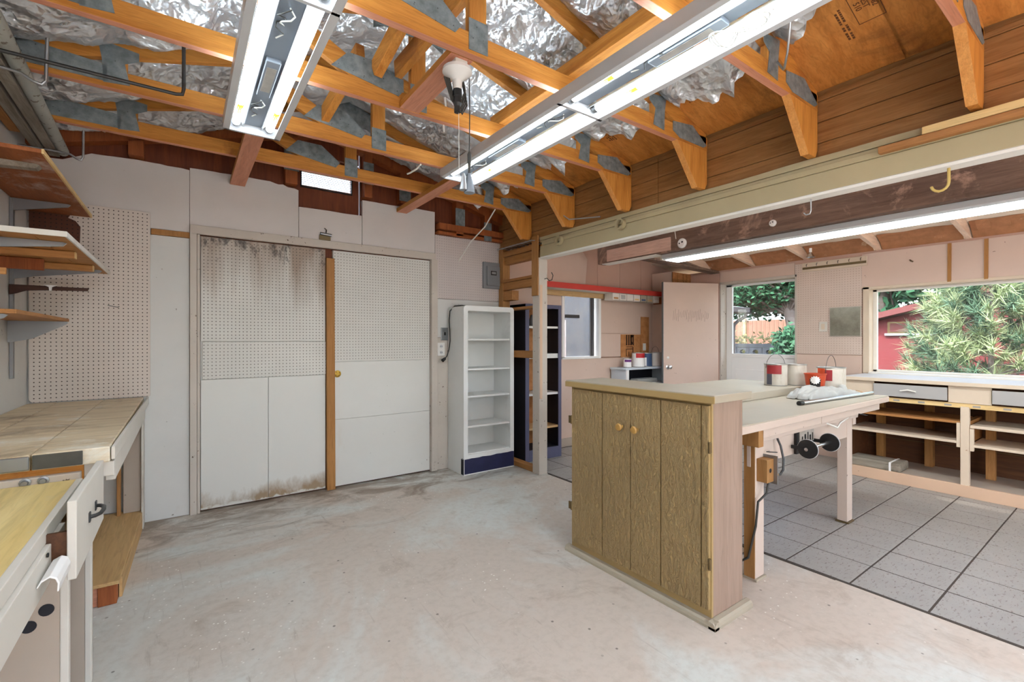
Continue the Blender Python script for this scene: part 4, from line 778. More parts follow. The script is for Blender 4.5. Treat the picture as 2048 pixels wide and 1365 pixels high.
# ---- overhead rack of steel rods with stored poles and boards
rods = [([(-.80, 2.64, 2.418), (-.03, 2.64, 2.418), (-.005, 2.64, 2.424), (0, 2.64, 2.45), (0, 2.64, 2.66)], 'darkrod', 'dark ribbed steel rod bent up at its end, crossing in front of the left trusses'),
        ([(-.80, 2.83, 2.43), (-.62, 2.83, 2.43), (-.57, 2.83, 2.425), (-.53, 2.83, 2.40), (-.505, 2.83, 2.396), (-.492, 2.83, 2.415), (-.485, 2.83, 2.75)], 'rod', 'nearer thin zinc hanger rod holding the stored poles on the left'),
        ([(-.80, 3.90, 2.43), (-.62, 3.90, 2.43), (-.57, 3.90, 2.425), (-.54, 3.90, 2.405), (-.522, 3.90, 2.40), (-.512, 3.90, 2.42), (-.51, 3.90, 2.66)], 'rod', 'farther thin zinc hanger rod standing in front of the back wall panel')]
for pts, m, lb in rods: tag(G().tube(pts, .0065 if m == 'rod' else .008, 8).build('hanger_rod', m), lb, 'rod')
tag(G().cyl((-.555, 2.0, 2.47), (-.622, 4.02, 2.47), .030, 16).build('wooden_pole', 'weatherpole'), 'flaking pale grey pole stored on the hanger rods, nearest the room', 'pole')
tag(G().beam((-.625, 2.0, 2.462), (-.665, 4.05, 2.462), .05, .045).build('stored_board', 'weather', bevel=.003), 'grey weathered board stored beside the pale pole', 'board')
tag(G().beam((-.70, 1.9, 2.468), (-.722, 3.95, 2.468), .05, .055).build('stored_board', 'weather', bevel=.004), 'rough weathered board stored in the middle of the overhead rack', 'board')
tag(G().beam((-.765, 1.9, 2.465), (-.768, 3.7, 2.465), .045, .05).build('stored_board', 'rawY', bevel=.004), 'tan board stored against the left wall on the overhead rack', 'board')
# ================================================================ BACK WALL THINGS
ep = thing('electrical_panel', 'grey electrical breaker panel on the right pegboard', 'electrical panel', (2.66, 4.1, 1.82))
G().box(2.545, 2.775, 4.085, 4.112, 1.82, 2.095).build('box', 'panelgrey', ep, bevel=.004)
dd = G().box(2.585, 2.745, 4.075, 4.086, 1.85, 2.055).build('door', 'panelgrey', ep, bevel=.003)
G().box(2.63, 2.70, 4.072, 4.076, 1.96, 2.005).build('window', 'black', dd); G().box(2.64, 2.69, 4.0705, 4.0725, 1.972, 1.995).build('handle', 'bareplate', dd)
sw = thing('light_switch', 'metal light switch plate on the wall left of the white bookcase', 'switch', (2.105, 4.1, 1.28))
G().box(2.066, 2.146, 4.106, 4.117, 1.275, 1.40).build('plate', 'bareplate', sw, bevel=.003); G().box(2.098, 2.114, 4.096, 4.107, 1.325, 1.355).build('toggle', 'black', sw, bevel=.002)
ol = thing('wall_outlet', 'white wall outlet below the metal switch', 'outlet', (2.07, 4.1, 1.12))
G().box(2.030, 2.108, 4.108, 4.117, 1.122, 1.25).build('plate', 'porcelain', ol, bevel=.003)
for zz in (1.155, 1.215):
    f = G().lathe([(0, -.002), (.016, -.002), (.017, 0)], (2.069, 4.108, zz), 16, 0, 'Y').build('socket', 'fixture', ol); G().box(2.061, 2.064, 4.1045, 4.106, zz-.006, zz+.006).box(2.074, 2.077, 4.1045, 4.106, zz-.006, zz+.006).build('slot', 'black', f)
pc = thing('power_cord', 'black power cord with plug hanging from the white bookcase top', 'cord', (2.1, 4.0, 1.1))
G().tube([(2.30, 4.0, 1.616), (2.24, 4.0, 1.62), (2.17, 4.02, 1.612), (2.128, 4.04, 1.56), (2.125, 4.05, 1.47), (2.132, 4.05, 1.36), (2.135, 4.05, 1.27), (2.122, 4.05, 1.18), (2.10, 4.05, 1.12), (2.078, 4.05, 1.095)], .006, 8).build('cord', 'blackcord', pc)
G().cyl((2.082, 4.05, 1.098), (2.05, 4.05, 1.075), .014, 12, r2=.018).build('plug', 'black', pc)
cl = thing('door_catch', 'rusty spring catch on the header board above the double doors', 'latch', (.975, 4.08, 2.1))
G().box(.93, 1.02, 4.098, 4.113, 2.125, 2.165).build('plate', 'hinge', cl, bevel=.002); G().cyl((.935, 4.09, 2.175), (1.025, 4.09, 2.168), .012, 10).build('spring', 'bareplate', cl); G().tube([(.98, 4.09, 2.18), (.985, 4.092, 2.21), (.972, 4.1, 2.225)], .004, 6).build('pin', 'darkrod', cl)
tag(G().tube([(-.415, 4.098, 1.512), (-.405, 4.065, 1.508), (-.36, 4.03, 1.497), (-.35, 4.03, 1.503)], .0022, 6).build('peg_hook', 'darkrod'), 'thin wire peg hook on the tan pegboard', 'hook')
# white bookcase
bc = thing('bookcase', 'tall white bookcase with rounded top corners and navy kick board', 'bookcase', (2.44, 3.95, 0))
def rr(x0, x1, z0, z1, r, n=5):
    p = [(x0, z0), (x1, z0)]
    for i in range(n+1): t = R(90*i/n); p.append((x1-r+r*math.cos(t), z1-r+r*math.sin(t)))
    for i in range(n+1): t = R(90+90*i/n); p.append((x0+r+r*math.cos(t), z1-r+r*math.sin(t)))
    return p
a, b, t0, t1 = 2.142, 2.722, 3.79, 4.105
ou, inn = rr(a, b, 0, 1.605, .03), rr(a+.045, b-.045, .19, 1.555, .012)
g = G(); n = len(ou)
vs = [(x, t0, z) for x, z in ou]+[(x, t0, z) for x, z in inn]
fs = [(i, (i+1) % n, (i+1) % n+n, i+n) for i in range(n)]
g.add(vs, fs); vs = [(x, t0, z) for x, z in ou]+[(x, t1, z) for x, z in ou]; g.add(vs, [(i, i+n, (i+1) % n+n, (i+1) % n) for i in range(n)])
vs = [(x, t0, z) for x, z in inn]+[(x, t0+.02, z) for x, z in inn]; g.add(vs, [(i, (i+1) % n, (i+1) % n+n, i+n) for i in range(n)])
g.build('face_frame', 'bookwhite', bc)
G().box(a+.03, a+.045, t0+.02, t1-.01, .19, 1.56).build('side_panel', 'bookwhite', bc); G().box(b-.045, b-.03, t0+.02, t1-.01, .19, 1.56).build('side_panel', 'bookwhite', bc)
G().box(a+.03, b-.03, t1-.012, t1-.004, .18, 1.57).build('back_panel', 'bookwhite', bc); G().box(a+.03, b-.03, t0+.02, t1-.01, 1.555, 1.57).build('top_panel', 'bookwhite', bc)
for zz in (.20, .458, .745, 1.005, 1.29): G().box(a+.046, b-.046, t0+.012, t1-.013, zz-.018, zz).build('shelf', 'bookwhite', bc, bevel=.002)
nv = G().prism([(a+.008, .01)]+[(b-.002, .01)]+jag(b-.002, .155, a+.008, .15, 14, .006), t0-.002, t0+.001).build('kick_board', 'navy', bc)
G().prism([(t0, .005), (t0+.05, .005)]+jag(t0+.05, .15, t0, .155, 5, .01), a-.0015, a+.001, 'X').build('kick_board', 'navyin', bc)
# dark blue bookcase behind the post
bk = thing('bookcase', 'dark slate blue bookcase with chipboard back standing behind the post', 'bookcase', (3.15, 3.95, 0))
a, b, t0, t1 = 2.895, 3.385, 3.83, 4.105
G().box(a, a+.02, t0, t1, 0, 1.655).build('side_panel', 'navyin', bk, bevel=.002); G().box(b-.02, b, t0, t1, 0, 1.655).build('side_panel', 'navyin', bk, bevel=.002)
G().box(a, b, t0, t1, 1.625, 1.657).build('top_panel', 'slate', bk, bevel=.002); G().box(a+.02, b-.02, t1-.012, t1-.004, .02, 1.63).build('back_panel', 'osb', bk)
G().box(a-.002, a+.045, t0-.012, t0, 0, 1.657).build('stile', 'slate', bk, bevel=.002); G().box(b-.04, b+.002, t0-.012, t0, 0, 1.657).build('stile', 'slate', bk, bevel=.002)
G().box(a+.045, b-.04, t0-.012, t0, 1.615, 1.657).build('rail', 'slate', bk, bevel=.002); G().box(a+.045, b-.04, t0-.012, t0, 0, .118).build('rail', 'slate', bk, bevel=.002)
for zz, th, m in ((1.425, .022, 'bookwhite'), (1.13, .05, 'bookwhite'), (.71, .025, 'bookwhite'), (.345, .022, 'rawX'), (.12, .015, 'navyin')): G().box(a+.02, b-.02, t0+.004, t1-.012, zz-th, zz).build('shelf', m, bk, bevel=.002)
G().lathe([(.085, 0), (.088, .003), (.05, .12), (.045, .126), (0, .127)], (3.13, 3.96, 1.425), 24).build('tmp', 'hat').name = 'lampshade'
tag(bpy.data.objects['lampshade'], 'grey tapered metal shade on the top shelf of the blue bookcase', 'lampshade')
# red shelf with bins
rs = thing('red_shelf', 'long red fronted shelf on brackets along the pink end wall', 'shelf', (4.3, 4.0, 1.88))
G().box(3.10, 5.345, 3.90, 4.11, 1.862, 1.882).build('board', 'dirtywhite', rs, bevel=.002); G().box(3.10, 5.345, 3.885, 3.902, 1.862, 1.925).build('front_lip', 'red', rs, bevel=.002)
G().box(3.35, 5.345, 4.085, 4.11, 1.80, 1.862).build('cleat', 'rawX', rs, bevel=.002); G().box(5.31, 5.345, 3.92, 4.08, 1.77, 1.862).build('end_bracket', 'redstud', rs, bevel=.002)
bl = ['leftmost', 'second', 'third', 'fourth', 'fifth', 'sixth', 'rightmost']
for i in range(7):
    x = 4.32+i*.132; t = thing('storage_bin', '%s cloudy plastic bin hanging under the red shelf%s' % (bl[i], '' if i in (0, 6) else ' counting from the window'), 'bin', (x+.06, 3.95, 1.775), group='plastic bins under the red shelf')
    G().box(x, x+.122, 3.92, 4.06, 1.776, 1.861).build('body', 'frostbin' if i not in (4, 5) else 'cabtop', t, bevel=.006)
    G().box(x+.02, x+.10, 3.9185, 3.921, 1.79, 1.81 if i != 1 else 1.845).build('contents', ['shelfply', 'drawer', 'frostbin', 'palewoodY', 'bluecan', 'rawX', 'vinyl'][i], t)
# low white cabinet with cans on it
wc = thing('low_cabinet', 'low open white and blue cabinet against the pink wall behind the brown cabinet', 'cabinet', (4.9, 3.98, 0))
M['palebluewhite'] = paint('pale blue white paint', C(196, 204, 212, K), .12, 2, .4, .04, stain=C(150, 172, 188), st=.6)
G().box(4.49, 4.515, 3.86, 4.105, 0, .90).build('side_panel', 'palebluewhite', wc, bevel=.003); G().box(5.30, 5.325, 3.86, 4.105, 0, .90).build('side_panel', 'palebluewhite', wc, bevel=.003)
G().box(4.47, 5.335, 3.84, 4.105, .90, .925).build('top', 'palebluewhite', wc, bevel=.004); G().box(4.515, 5.30, 4.09, 4.10, 0, .90).build('back_panel', 'navyin', wc)
G().box(4.49, 4.535, 3.845, 3.86, 0, .90).build('stile', 'vinyl', wc, bevel=.002); G().box(4.515, 5.30, 3.87, 4.09, .70, .72).build('shelf', 'vinyl', wc, bevel=.002)
tag(G().box(4.75, 5.15, 3.88, 4.02, .72, .775).build('folded_cloth', 'plastic', bevel=.02), 'folded pale cloth on the shelf of the low white cabinet', 'cloth')
def can(name, label, x, y, z, r, h, body, bands=(), lid=True, bail=False, group=None, rz=0):
    t = thing(name, label, 'paint can', (x, y, z), rz, group)
    G().lathe([(0, .0), (r*.97, .0), (r, .003), (r, .006)], n=28).build('base', 'cantin', t, local=True)
    bd = G().lathe([(r*.985, .004), (r*.985, h-.006)], n=28).build('body', body, t, local=True)
    for m, a0, a1, z0, z1 in bands:
        n = 12; g = G(); vs = [(r*1.0*math.cos(R(a0+(a1-a0)*i/n)), r*1.0*math.sin(R(a0+(a1-a0)*i/n)), zz) for zz in (z0, z1) for i in range(n+1)]
        g.add(vs, [(i, i+1, n+2+i, n+1+i) for i in range(n)], 0, True); g.build('label_band', m, bd, local=True)
    G().lathe([(r*.985, h-.008), (r*1.02, h-.006), (r*1.02, h), (r*.93, h), (r*.92, h-.006)]+([(0, h-.006)] if lid else [(r*.92, .02), (0, .02)]), n=28).build('rim', 'cantin', t, local=True)
    if bail:
        G().tube([(-r*1.02, 0, h*.8)]+[(-r*1.02*math.cos(q), 0, h*.8+.75*r*2*math.sin(q)*.9) for q in [R(15*i) for i in range(1, 12)]]+[(r*1.02, 0, h*.8)], .0018, 6).build('bail_handle', 'darkrod', t, local=True)
    return t
can('paint_can', 'small can with a purple label on the low white cabinet', 4.66, 3.98, .925, .052, .115, 'vinyl', [('purple', 180, 360, .07, .10)])
can('paint_can', 'white paint can with red band, second on the low white cabinet', 4.86, 3.97, .925, .083, .185, 'vinyl', [('redlabel', 200, 300, .12, .178)])
can('paint_can', 'blue labelled paint can between the red banded can and the pail', 5.03, 3.98, .925, .080, .18, 'bluecan', [('vinyl', 190, 225, .01, .12)])
can('paint_pail', 'pale plastic pail with wire handle at the right of the low white cabinet', 5.20, 3.96, .925, .085, .185, 'frostbin', [], True, True)
# open pink door
dw = math.hypot(.787, .23); ang = math.atan2(3.667-3.40, 5.127-5.75)
od = sempty('door_3', (5.745, 3.385, 0)); od.rotation_euler = (0, 0, ang)
G().box(0, .80, -.018, .018, .015, 2.02).build('leaf', 'pink', od, .002, True)
G().box(.798, .804, -.019, .019, .015, 2.022).build('metal_edge', 'metaledge', od, local=True)
for sg in (1, -1):
    G().box(.02, .785, sg*.018-.002, sg*.018+.002, .05, 1.10).build('lower_panel', 'pink', od, .001, True)
    k = G().lathe([(.028, 0), (.030, .004), (.012, .010), (.010, .03), (.020, .04), (.026, .052), (.022, .064), (0, .068)], (0, 0, 0), 20, 0, 'Y').build('knob', 'steel', od, local=True)
    k.location = (.735, sg*.018, .93); k.scale = (1, sg, 1)
G().lathe([(0, .006), (.014, .004), (.016, 0)], (.735, .020, 1.05), 16, 0, 'Y').build('deadbolt', 'porcelain', od, local=True)
M['scrawl'] = plain('pencil marks', C(150, 122, 116), .8)
for sg in (1, -1):
    g = G(); q = random.Random(3)
    for i in range(22): x = .15+.024*i; g.tube([(x, sg*.0195, 1.62+q.uniform(-.01, .06)), (x+.01, sg*.0195, 1.56+q.uniform(-.05, .02))], .0012, 4)
    g.build('scratches', 'scrawl', od, local=True, stuff=True)
# ================================================================ BROWN CABINET
bcab = thing('brown_cabinet', 'brown two-door cabinet with rough siding doors and wooden knobs', 'cabinet', (2.05, 1.61, 0))
G().box(1.928, 2.18, 1.158, 2.068, .035, .998).build('carcass', 'cabside', bcab, bevel=.003)
G().box(1.918, 1.932, 1.158, 2.068, .035, .998).build('face_frame', 'cabframe', bcab, bevel=.002)
G().box(1.893, 2.212, 1.130, 2.095, .998, 1.034).build('top', 'cabtop', bcab, bevel=.003)
G().box(1.890, 1.8945, 1.129, 2.096, .998, 1.028).build('top_edge', 'cabframe', bcab)
pr = [(0, 0), (0, .012), (.004, .024), (.012, .032), (.030, .036), (.034, .036), (.034, 0)]
x0, x1, y0_, y1_ = 1.890, 2.215, 1.125, 2.10
G().prism([(x0+a, b) for a, b in pr], y0_, y1_).build('base_moulding', 'cabtop', bcab, bevel=.001); G().prism([(y0_+a, b) for a, b in pr], x0, x1, 'X').build('base_moulding', 'cabtop', bcab, bevel=.001)
for nm, ya, yb, kn in (('L', 1.602, 2.045, 1.657), ('R', 1.163, 1.598, 1.557)):
    seams = [s_ for s_ in (1.799, 1.413, 1.197) if ya+.02 < s_ < yb-.02]; ed = [ya]+sorted(seams)+[yb]
    d_ = G().box(1.906, 1.917, ya, yb, .075, .985).build('door', 'cabframe', bcab)
    for p, q in zip(ed[:-1], ed[1:]): G().box(1.896, 1.907, p+(.003 if p != ya else 0), q-(.003 if q != yb else 0), .075, .985).build('siding_board', 'cabbrown', d_, bevel=.002)
    G().lathe([(.009, 0), (.008, -.012), (.017, -.018), (.020, -.026), (.016, -.033), (0, -.035)], (1.896, kn, .818), 20, 0, 'X').build('knob', 'brass', d_)
    hy = 1.150 if nm == 'R' else 2.056
    for hz in (.283, .80): G().cyl((1.899, hy+.006*(1 if nm == 'R' else -1), hz-.025), (1.899, hy+.006*(1 if nm == 'R' else -1), hz+.025), .006, 10).box(1.897, 1.905, min(hy, hy+.02), max(hy, hy+.02)-.002, hz-.022, hz+.022).build('hinge', 'hinge', d_)
# ================================================================ WORK TABLE
tb = thing('work_table', 'long pale work table with grey top standing against the brown cabinet', 'table', (3.2, 1.7, 0))
G().box(2.20, 4.33, 1.19, 2.32, .822, .848).build('top_board', 'tablepaint', tb, bevel=.003)
G().box(2.20, 4.335, 1.186, 2.325, .8485, .857).build('top_sheet', 'tabletop', tb, bevel=.001)
G().box(2.20, 4.335, 1.182, 1.197, .812, .850).build('top_edge', 'tablepaint', tb, bevel=.004)
G().box(2.46, 3.18, 1.20, 1.225, .765, .812).build('edge_rail', 'tablepaint', tb, bevel=.003); G().box(3.185, 4.19, 1.20, 1.225, .765, .812).build('edge_rail', 'tablepaint', tb, bevel=.003)
G().box(2.46, 3.86, 1.228, 1.25, .735, .765).build('edge_rail', 'tablepaint', tb, bevel=.003)
G().box(2.46, 3.84, 1.262, 1.285, .60, .735).build('apron', 'tablepaint', tb, bevel=.003)
G().box(2.42, 2.47, 1.20, 2.30, .72, .812).build('end_rail', 'legbrown', tb, bevel=.003); G().box(3.84, 3.89, 1.25, 2.30, .68, .812).build('end_rail', 'tablepaint', tb, bevel=.003)
for x, y, m in ((2.465, 1.24, 'tablepaint'), (3.755, 1.258, 'tablepaint'), (3.755, 2.20, 'tablepaint'), (2.465, 2.20, 'tablepaint')):
    l_ = G().box(x, x+.09, y, y+.062, .012, .81).build('leg', [m], tb, bevel=.003)
    G().box(x-.008, x+.10, y-.010, y+.072, 0, .011).build('foot_shim', 'hinge' if x > 3 else 'cabtop', l_, bevel=.002)
    if x < 3: G().box(x-.004, x, y+.003, y+.06, .012, .81).build('side_face', 'legbrown', l_)
G().box(2.21, 4.20, 1.64, 2.33, .8575, .912).build('raised_leaf', 'tabletop', tb, bevel=.004)
tbx = thing('junction_box', 'metal outlet box with a plug on the near left leg of the table', 'outlet', (2.5, 1.22, .59))
G().box(2.475, 2.545, 1.185, 1.24, .53, .65).build('box', 'legbrown', tbx, bevel=.002); G().box(2.545, 2.553, 1.165, 1.245, .515, .665).build('cover_plate', 'bareplate', tbx, bevel=.002)
G().lathe([(0, -.001), (.011, -.001), (.012, 0)], (2.51, 1.185, .592), 14, 0, 'Y').build('knockout', 'black', tbx)
G().box(2.553, 2.556, 1.195, 1.215, .60, .625).build('socket', 'porcelain', tbx, bevel=.001)
G().cyl((2.553, 1.205, .555), (2.615, 1.20, .552), .013, 12, r2=.009).build('plug', 'brass', tbx)
tag(G().tube([(2.61, 1.20, .552), (2.65, 1.20, .545), (2.685, 1.20, .565), (2.70, 1.205, .62), (2.70, 1.22, .69), (2.705, 1.24, .728)], .006, 8).build('grey_cable', 'darkrod'), 'grey cable looping from the table outlet up to the apron', 'cable')
tag(G().tube([(2.52, 1.20, .53), (2.50, 1.20, .47), (2.452, 1.22, .43), (2.448, 1.23, .30), (2.45, 1.27, .12), (2.44, 1.40, .008), (2.55, 1.60, .008), (2.75, 1.66, .008), (2.84, 1.55, .008), (2.78, 1.44, .008), (2.62, 1.43, .008)], .006, 8).build('black_cable', 'blackcord'), 'black cable running down the near left table leg and coiling on the tiles', 'cable')
rl_ = thing('tool_reel', 'black twin-disc reel on a chrome bar mounted under the table edge', 'reel', (3.05, 1.2, .65))
G().box(2.955, 3.185, 1.245, 1.262, .60, .745).build('mounting_plate', 'black', rl_, bevel=.003); pl = G().box(2.985, 3.175, 1.240, 1.2455, .66, .74).build('rating_label', 'label', rl_)

for k, (x, w_) in enumerate(((3.01, .014), (3.045, .02), (3.085, .012), (3.115, .018), (3.15, .012))): G().box(x, x+w_, 1.2385, 1.2405, .665, .70+.01*(k % 3)).build('slot', 'black', pl)
for x in (2.90, 3.20):
    G().lathe([(0, -.004), (.052, -.004), (.054, 0), (.052, .004), (0, .004)], (x, 1.165, .655), 32, 0, 'X').build('disc', 'black', rl_)
    G().box(x-.008, x+.008, 1.165, 1.25, .645, .665).build('arm', 'black', rl_); G().tube([(x+.004, 1.165+.054*math.cos(q_), .655+.054*math.sin(q_)) for q_ in [2*math.pi*i/28 for i in range(29)]], .0022, 6).build('rim', 'fixture', rl_)
G().cyl((2.88, 1.165, .655), (3.27, 1.165, .655), .010, 12).lathe([(.010, 0), (.022, .002), (.024, .02), (0, .024)], (3.255, 1.165, .655), 14, 0, 'X').build('axle', 'steel', rl_)
tag(G().tube([(3.33, 1.235, .75), (3.36, 1.21, .735), (3.42, 1.20, .715), (3.52, 1.22, .73), (3.72, 1.235, .752), (3.80, 1.24, .765)], .0055, 8).build('power_cord', 'wire'), 'white cord strung along the table edge to the right leg', 'cord')
for x in (2.60, 3.78): tag(G().tube([(x, 1.24, .775), (x, 1.15, .765)] if x > 3 else [(2.575, 1.235, .672), (2.66, 1.22, .66)], .003, 6).build('nail', 'darkrod'), 'long nail sticking out near the %s table leg' % ('right' if x > 3 else 'left'), 'nail')
# things on the table
can('paint_can', 'dripped paint can with red and grey label, leftmost on the table', 3.90, 1.80, .912, .084, .175, 'canwhite', [('canred', 185, 262, .095, .165), ('cangrey', 185, 215, .01, .095)], True, True, rz=-.5)
can('paint_can', 'grey white open paint can in the middle of the table group', 4.07, 1.725, .912, .080, .17, 'canwhite', [], False)
can('paint_can', 'large white paint can with an orange label, rightmost on the table', 4.22, 1.525, .857, .10, .205, 'canwhite', [('orange', 138, 176, .03, .195), ('canred', 176, 205, .10, .185)], False, True)
cp = thing('orange_pail', 'small orange plastic pail with a white gear emblem in front of the cans', 'pail', (3.98, 1.545, .857))
G().lathe([(0, 0), (.052, 0), (.072, .155), (.076, .157), (.076, .163), (.068, .163), (.05, .008), (0, .008)], (3.98, 1.545, .857), 28).build('body', 'orange', cp)
dv = Vector((-3.98, -1.545, 0)).normalized(); sdv = Vector((-dv.y, dv.x, 0))
def onpail(a, h, k=1.0): rr_ = (.052+.02*h/.155)*1.02*k; return Vector((3.98, 1.545, .857+h))+(dv*math.cos(a)+sdv*math.sin(a))*rr_
n = 10; vs = [onpail(-.55+1.1*i/n, h) for h in (.012, .125) for i in range(n+1)]; G().add(vs, [(i, i+1, n+2+i, n+1+i) for i in range(n)], 0, True).build('label', 'black', cp)
vs = [onpail(0, .115, 1.03)]; m_ = 24
for i in range(m_): rr2 = .034 if i % 2 else .026; tt = 2*math.pi*i/m_; vs.append(onpail(rr2*math.cos(tt)/.066, .115+rr2*math.sin(tt), 1.03))
G().add(vs, [(0, 1+i, 1+(i+1) % m_) for i in range(m_)]).build('gear_emblem', 'vinyl', cp)
# plastic drop sheet
g = G(); nu, nv = 46, 30; vs = []
for i in range(nu+1):
    for j in range(nv+1):
        u, v = i/nu*2-1, j/nv*2-1; r_ = max(abs(u)**2.5, abs(v)**2.5); e = 1-.0*r_
        x = 3.83+.30*u+.02*noise.noise((u*2, v*2, 1)); y = 1.425+.085*v-.05*u+.02*noise.noise((u*2.5, v*2, 7))
        h = max(0, 1-r_)**.5*(.062+.022*noise.noise((u*1.8+3, v*1.5, 2))+.035*max(0, .6-abs(u+.45)))+.012*noise.noise((u*6, v*5, 3))+.006*abs(noise.noise((u*13, v*13, 3)))
        vs.append((x, y, .862+max(0, h)))
g.add(vs, [(i*(nv+1)+j, (i+1)*(nv+1)+j, (i+1)*(nv+1)+j+1, i*(nv+1)+j+1) for i in range(nu) for j in range(nv)], 0, True)
ps = thing('plastic_sheet', 'crumpled translucent plastic sheet heaped on the table before the cans', 'plastic sheet', (3.83, 1.43, .857)); g.build('heap', 'plastic', ps)
pts = [(4.08+.012*i, 1.385+.008*i, .885+.03*math.sin(i*.5)) for i in range(8)]; G().tube(pts, .024, 10).build('rolled_edge', 'plastic', ps)
mp = thing('metal_rod', 'long chrome tube with a black tip lying along the table edge', 'tube', (3.8, 1.3, .857))
G().cyl((3.245, 1.345, .870), (4.325, 1.285, .870), .0125, 14).build('tube', 'steel', mp); G().cyl((3.225, 1.346, .870), (3.27, 1.344, .870), .0155, 12).build('tip', 'black', mp)
g = G(); vs = []
for i in range(13):
    for j in range(9):
        u, v = i/12*2-1, j/8*2-1; vs.append((4.24+.07*u, 1.355+.04*v, .859+max(0, (1-max(u*u, v*v)))*(.025+.02*noise.noise((u*3, v*3, 9)))))
tag(g.add(vs, [(i*9+j, i*9+9+j, i*9+10+j, i*9+j+1) for i in range(12) for j in range(8)], 0, True).build('rag', 'rag'), 'crumpled brown rag beside the end of the chrome tube', 'rag')
# ================================================================ WINDOW COUNTER
tag(G().box(5.145, 5.744, -1.95, 1.775, .905, .934).build('countertop', 'counter', bevel=.004), 'long pale countertop under the picture window', 'countertop')
ct_ = bpy.data.objects['countertop']; G().box(5.139, 5.1455, -1.95, 1.775, .902, .932).build('front_edge', 'beige', ct_, bevel=.002)
cu = thing('counter_base', 'open beige counter base with drawers and shelves under the window', 'cabinet', (5.45, 0, 0))
for ya, yb in ((1.525, 1.765), (.765, 1.018), (-1.9, .25)): G().box(5.17, 5.19, ya, yb, .762, .904).build('apron_panel', 'beige', cu, bevel=.002)
for ya, yb in ((1.022, 1.522), (.255, .760)):
    d_ = G().box(5.150, 5.17, ya, yb, .775, .882).build('drawer', 'drawer', cu, bevel=.003); yc = (ya+yb)/2
    G().prism([(yc-.055, .826), (yc, .838), (yc+.055, .826), (yc+.055, .834), (yc, .848), (yc-.055, .834)], 5.128, 5.136, 'X').box(5.136, 5.151, yc-.052, yc-.044, .826, .836).box(5.136, 5.151, yc+.044, yc+.052, .826, .836).build('pull', 'creamwhite', d_)
G().box(5.175, 5.195, -1.9, 1.755, .722, .760).build('rail', 'palewoodY', cu, bevel=.002)
for i in range(9): G().box(5.1735, 5.176, 1.36-.17*i-.022, 1.36-.17*i+.022, .733, .748).build('slot_plate', 'label', cu)
for y in (.918, -.55): 
    G().box(5.165, 5.215, y-.026, y+.026, .0, .735).build('post', 'beige', cu, bevel=.003)
    G().box(5.215, 5.70, y-.018, y+.018, .43, .61).build('divider', 'shelfply', cu, bevel=.002); G().box(5.55, 5.60, y-.12, y-.06, .08, .72).build('stud', 'rawZ', cu, bevel=.003)
    G().box(5.17, 5.20, y+.027, y+.050, .40, .60).build('cleat', 'beige', cu, bevel=.002); G().box(5.17, 5.20, y-.052, y-.028, .38, .56).build('cleat', 'beige', cu, bevel=.002)
G().box(5.172, 5.62, .946, 1.755, .592, .612).build('shelf', 'rawY', cu, bevel=.002); G().box(5.172, 5.64, .946, 1.755, .430, .450).build('shelf', 'beige', cu, bevel=.002)
G().box(5.172, 5.62, -.52, .888, .565, .588).build('shelf', 'beige', cu, bevel=.002); G().box(5.172, 5.62, -.52, .888, .412, .432).build('shelf', 'beige', cu, bevel=.002)
G().box(5.16, 5.185, -1.9, 1.755, 0, .098).build('base_board', 'peach', cu, bevel=.003); G().box(5.185, 5.75, -1.9, 1.755, .07, .095).build('bottom_panel', 'tauped', cu)
G().box(5.735, 5.755, -1.9, 1.755, .095, .90).build('back_panel', 'darkback', cu); G().box(5.19, 5.75, 1.735, 1.755, .095, .90).build('end_panel', 'darkback', cu)
for y in (1.62, 1.25): G().box(5.66, 5.735, y-.03, y+.03, .095, .72).build('stud', 'rawZ', cu, bevel=.003)
for zz in (.30, .52): G().box(5.728, 5.736, -1.9, 1.735, zz, zz+.006).build('seam_strip', 'hinge', cu)
fb = thing('wrapped_bundle', 'flat bundle wrapped in grey printed plastic on the counter floor', 'bundle', (5.35, 1.5, .095))
G().box(5.175, 5.42, 1.335, 1.73, .0965, .172).build('package', 'weather', fb, bevel=.012); G().box(5.172, 5.422, 1.40, 1.415, .096, .1745).build('strap', 'vinyl', fb)
# things on the window wall
mr = thing('wall_mirror', 'square tarnished mirror beside the picture window', 'mirror', (5.75, 1.95, 1.32))
G().box(5.742, 5.757, 1.800, 2.090, 1.315, 1.632).build('backing', 'trimpaint', mr, bevel=.002); G().box(5.738, 5.743, 1.808, 2.082, 1.323, 1.625).build('glass', 'mirror', mr)
s4 = thing('wall_outlet', 'pink painted outlet plate on the pegboard left of the mirror', 'outlet', (5.75, 2.155, 1.37))
G().box(5.748, 5.757, 2.115, 2.195, 1.37, 1.478).build('plate', 'dirtywhite', s4, bevel=.003); G().box(5.745, 5.749, 2.138, 2.172, 1.395, 1.455).build('insert', 'beige', s4, bevel=.002)
hr = thing('hook_rack', 'pale board with a dark band and row of small hooks above the pegboard', 'hook rack', (5.75, 2.05, 2.05))
G().box(5.742, 5.757, 1.752, 2.362, 2.050, 2.150).build('board', 'beige', hr, bevel=.002); G().box(5.739, 5.743, 1.756, 2.358, 2.075, 2.100).build('band', 'hinge', hr)
for i in range(6): y = 1.80+.102*i; G().tube([(5.742, y, 2.135), (5.722, y, 2.13), (5.716, y, 2.115), (5.724, y, 2.106)], .0028, 6).build('hook', 'darkrod', hr)
fl_ = thing('clamp_lamp', 'small silver reflector lamp tucked under the extension rafters', 'lamp', (5.55, 2.21, 2.2))
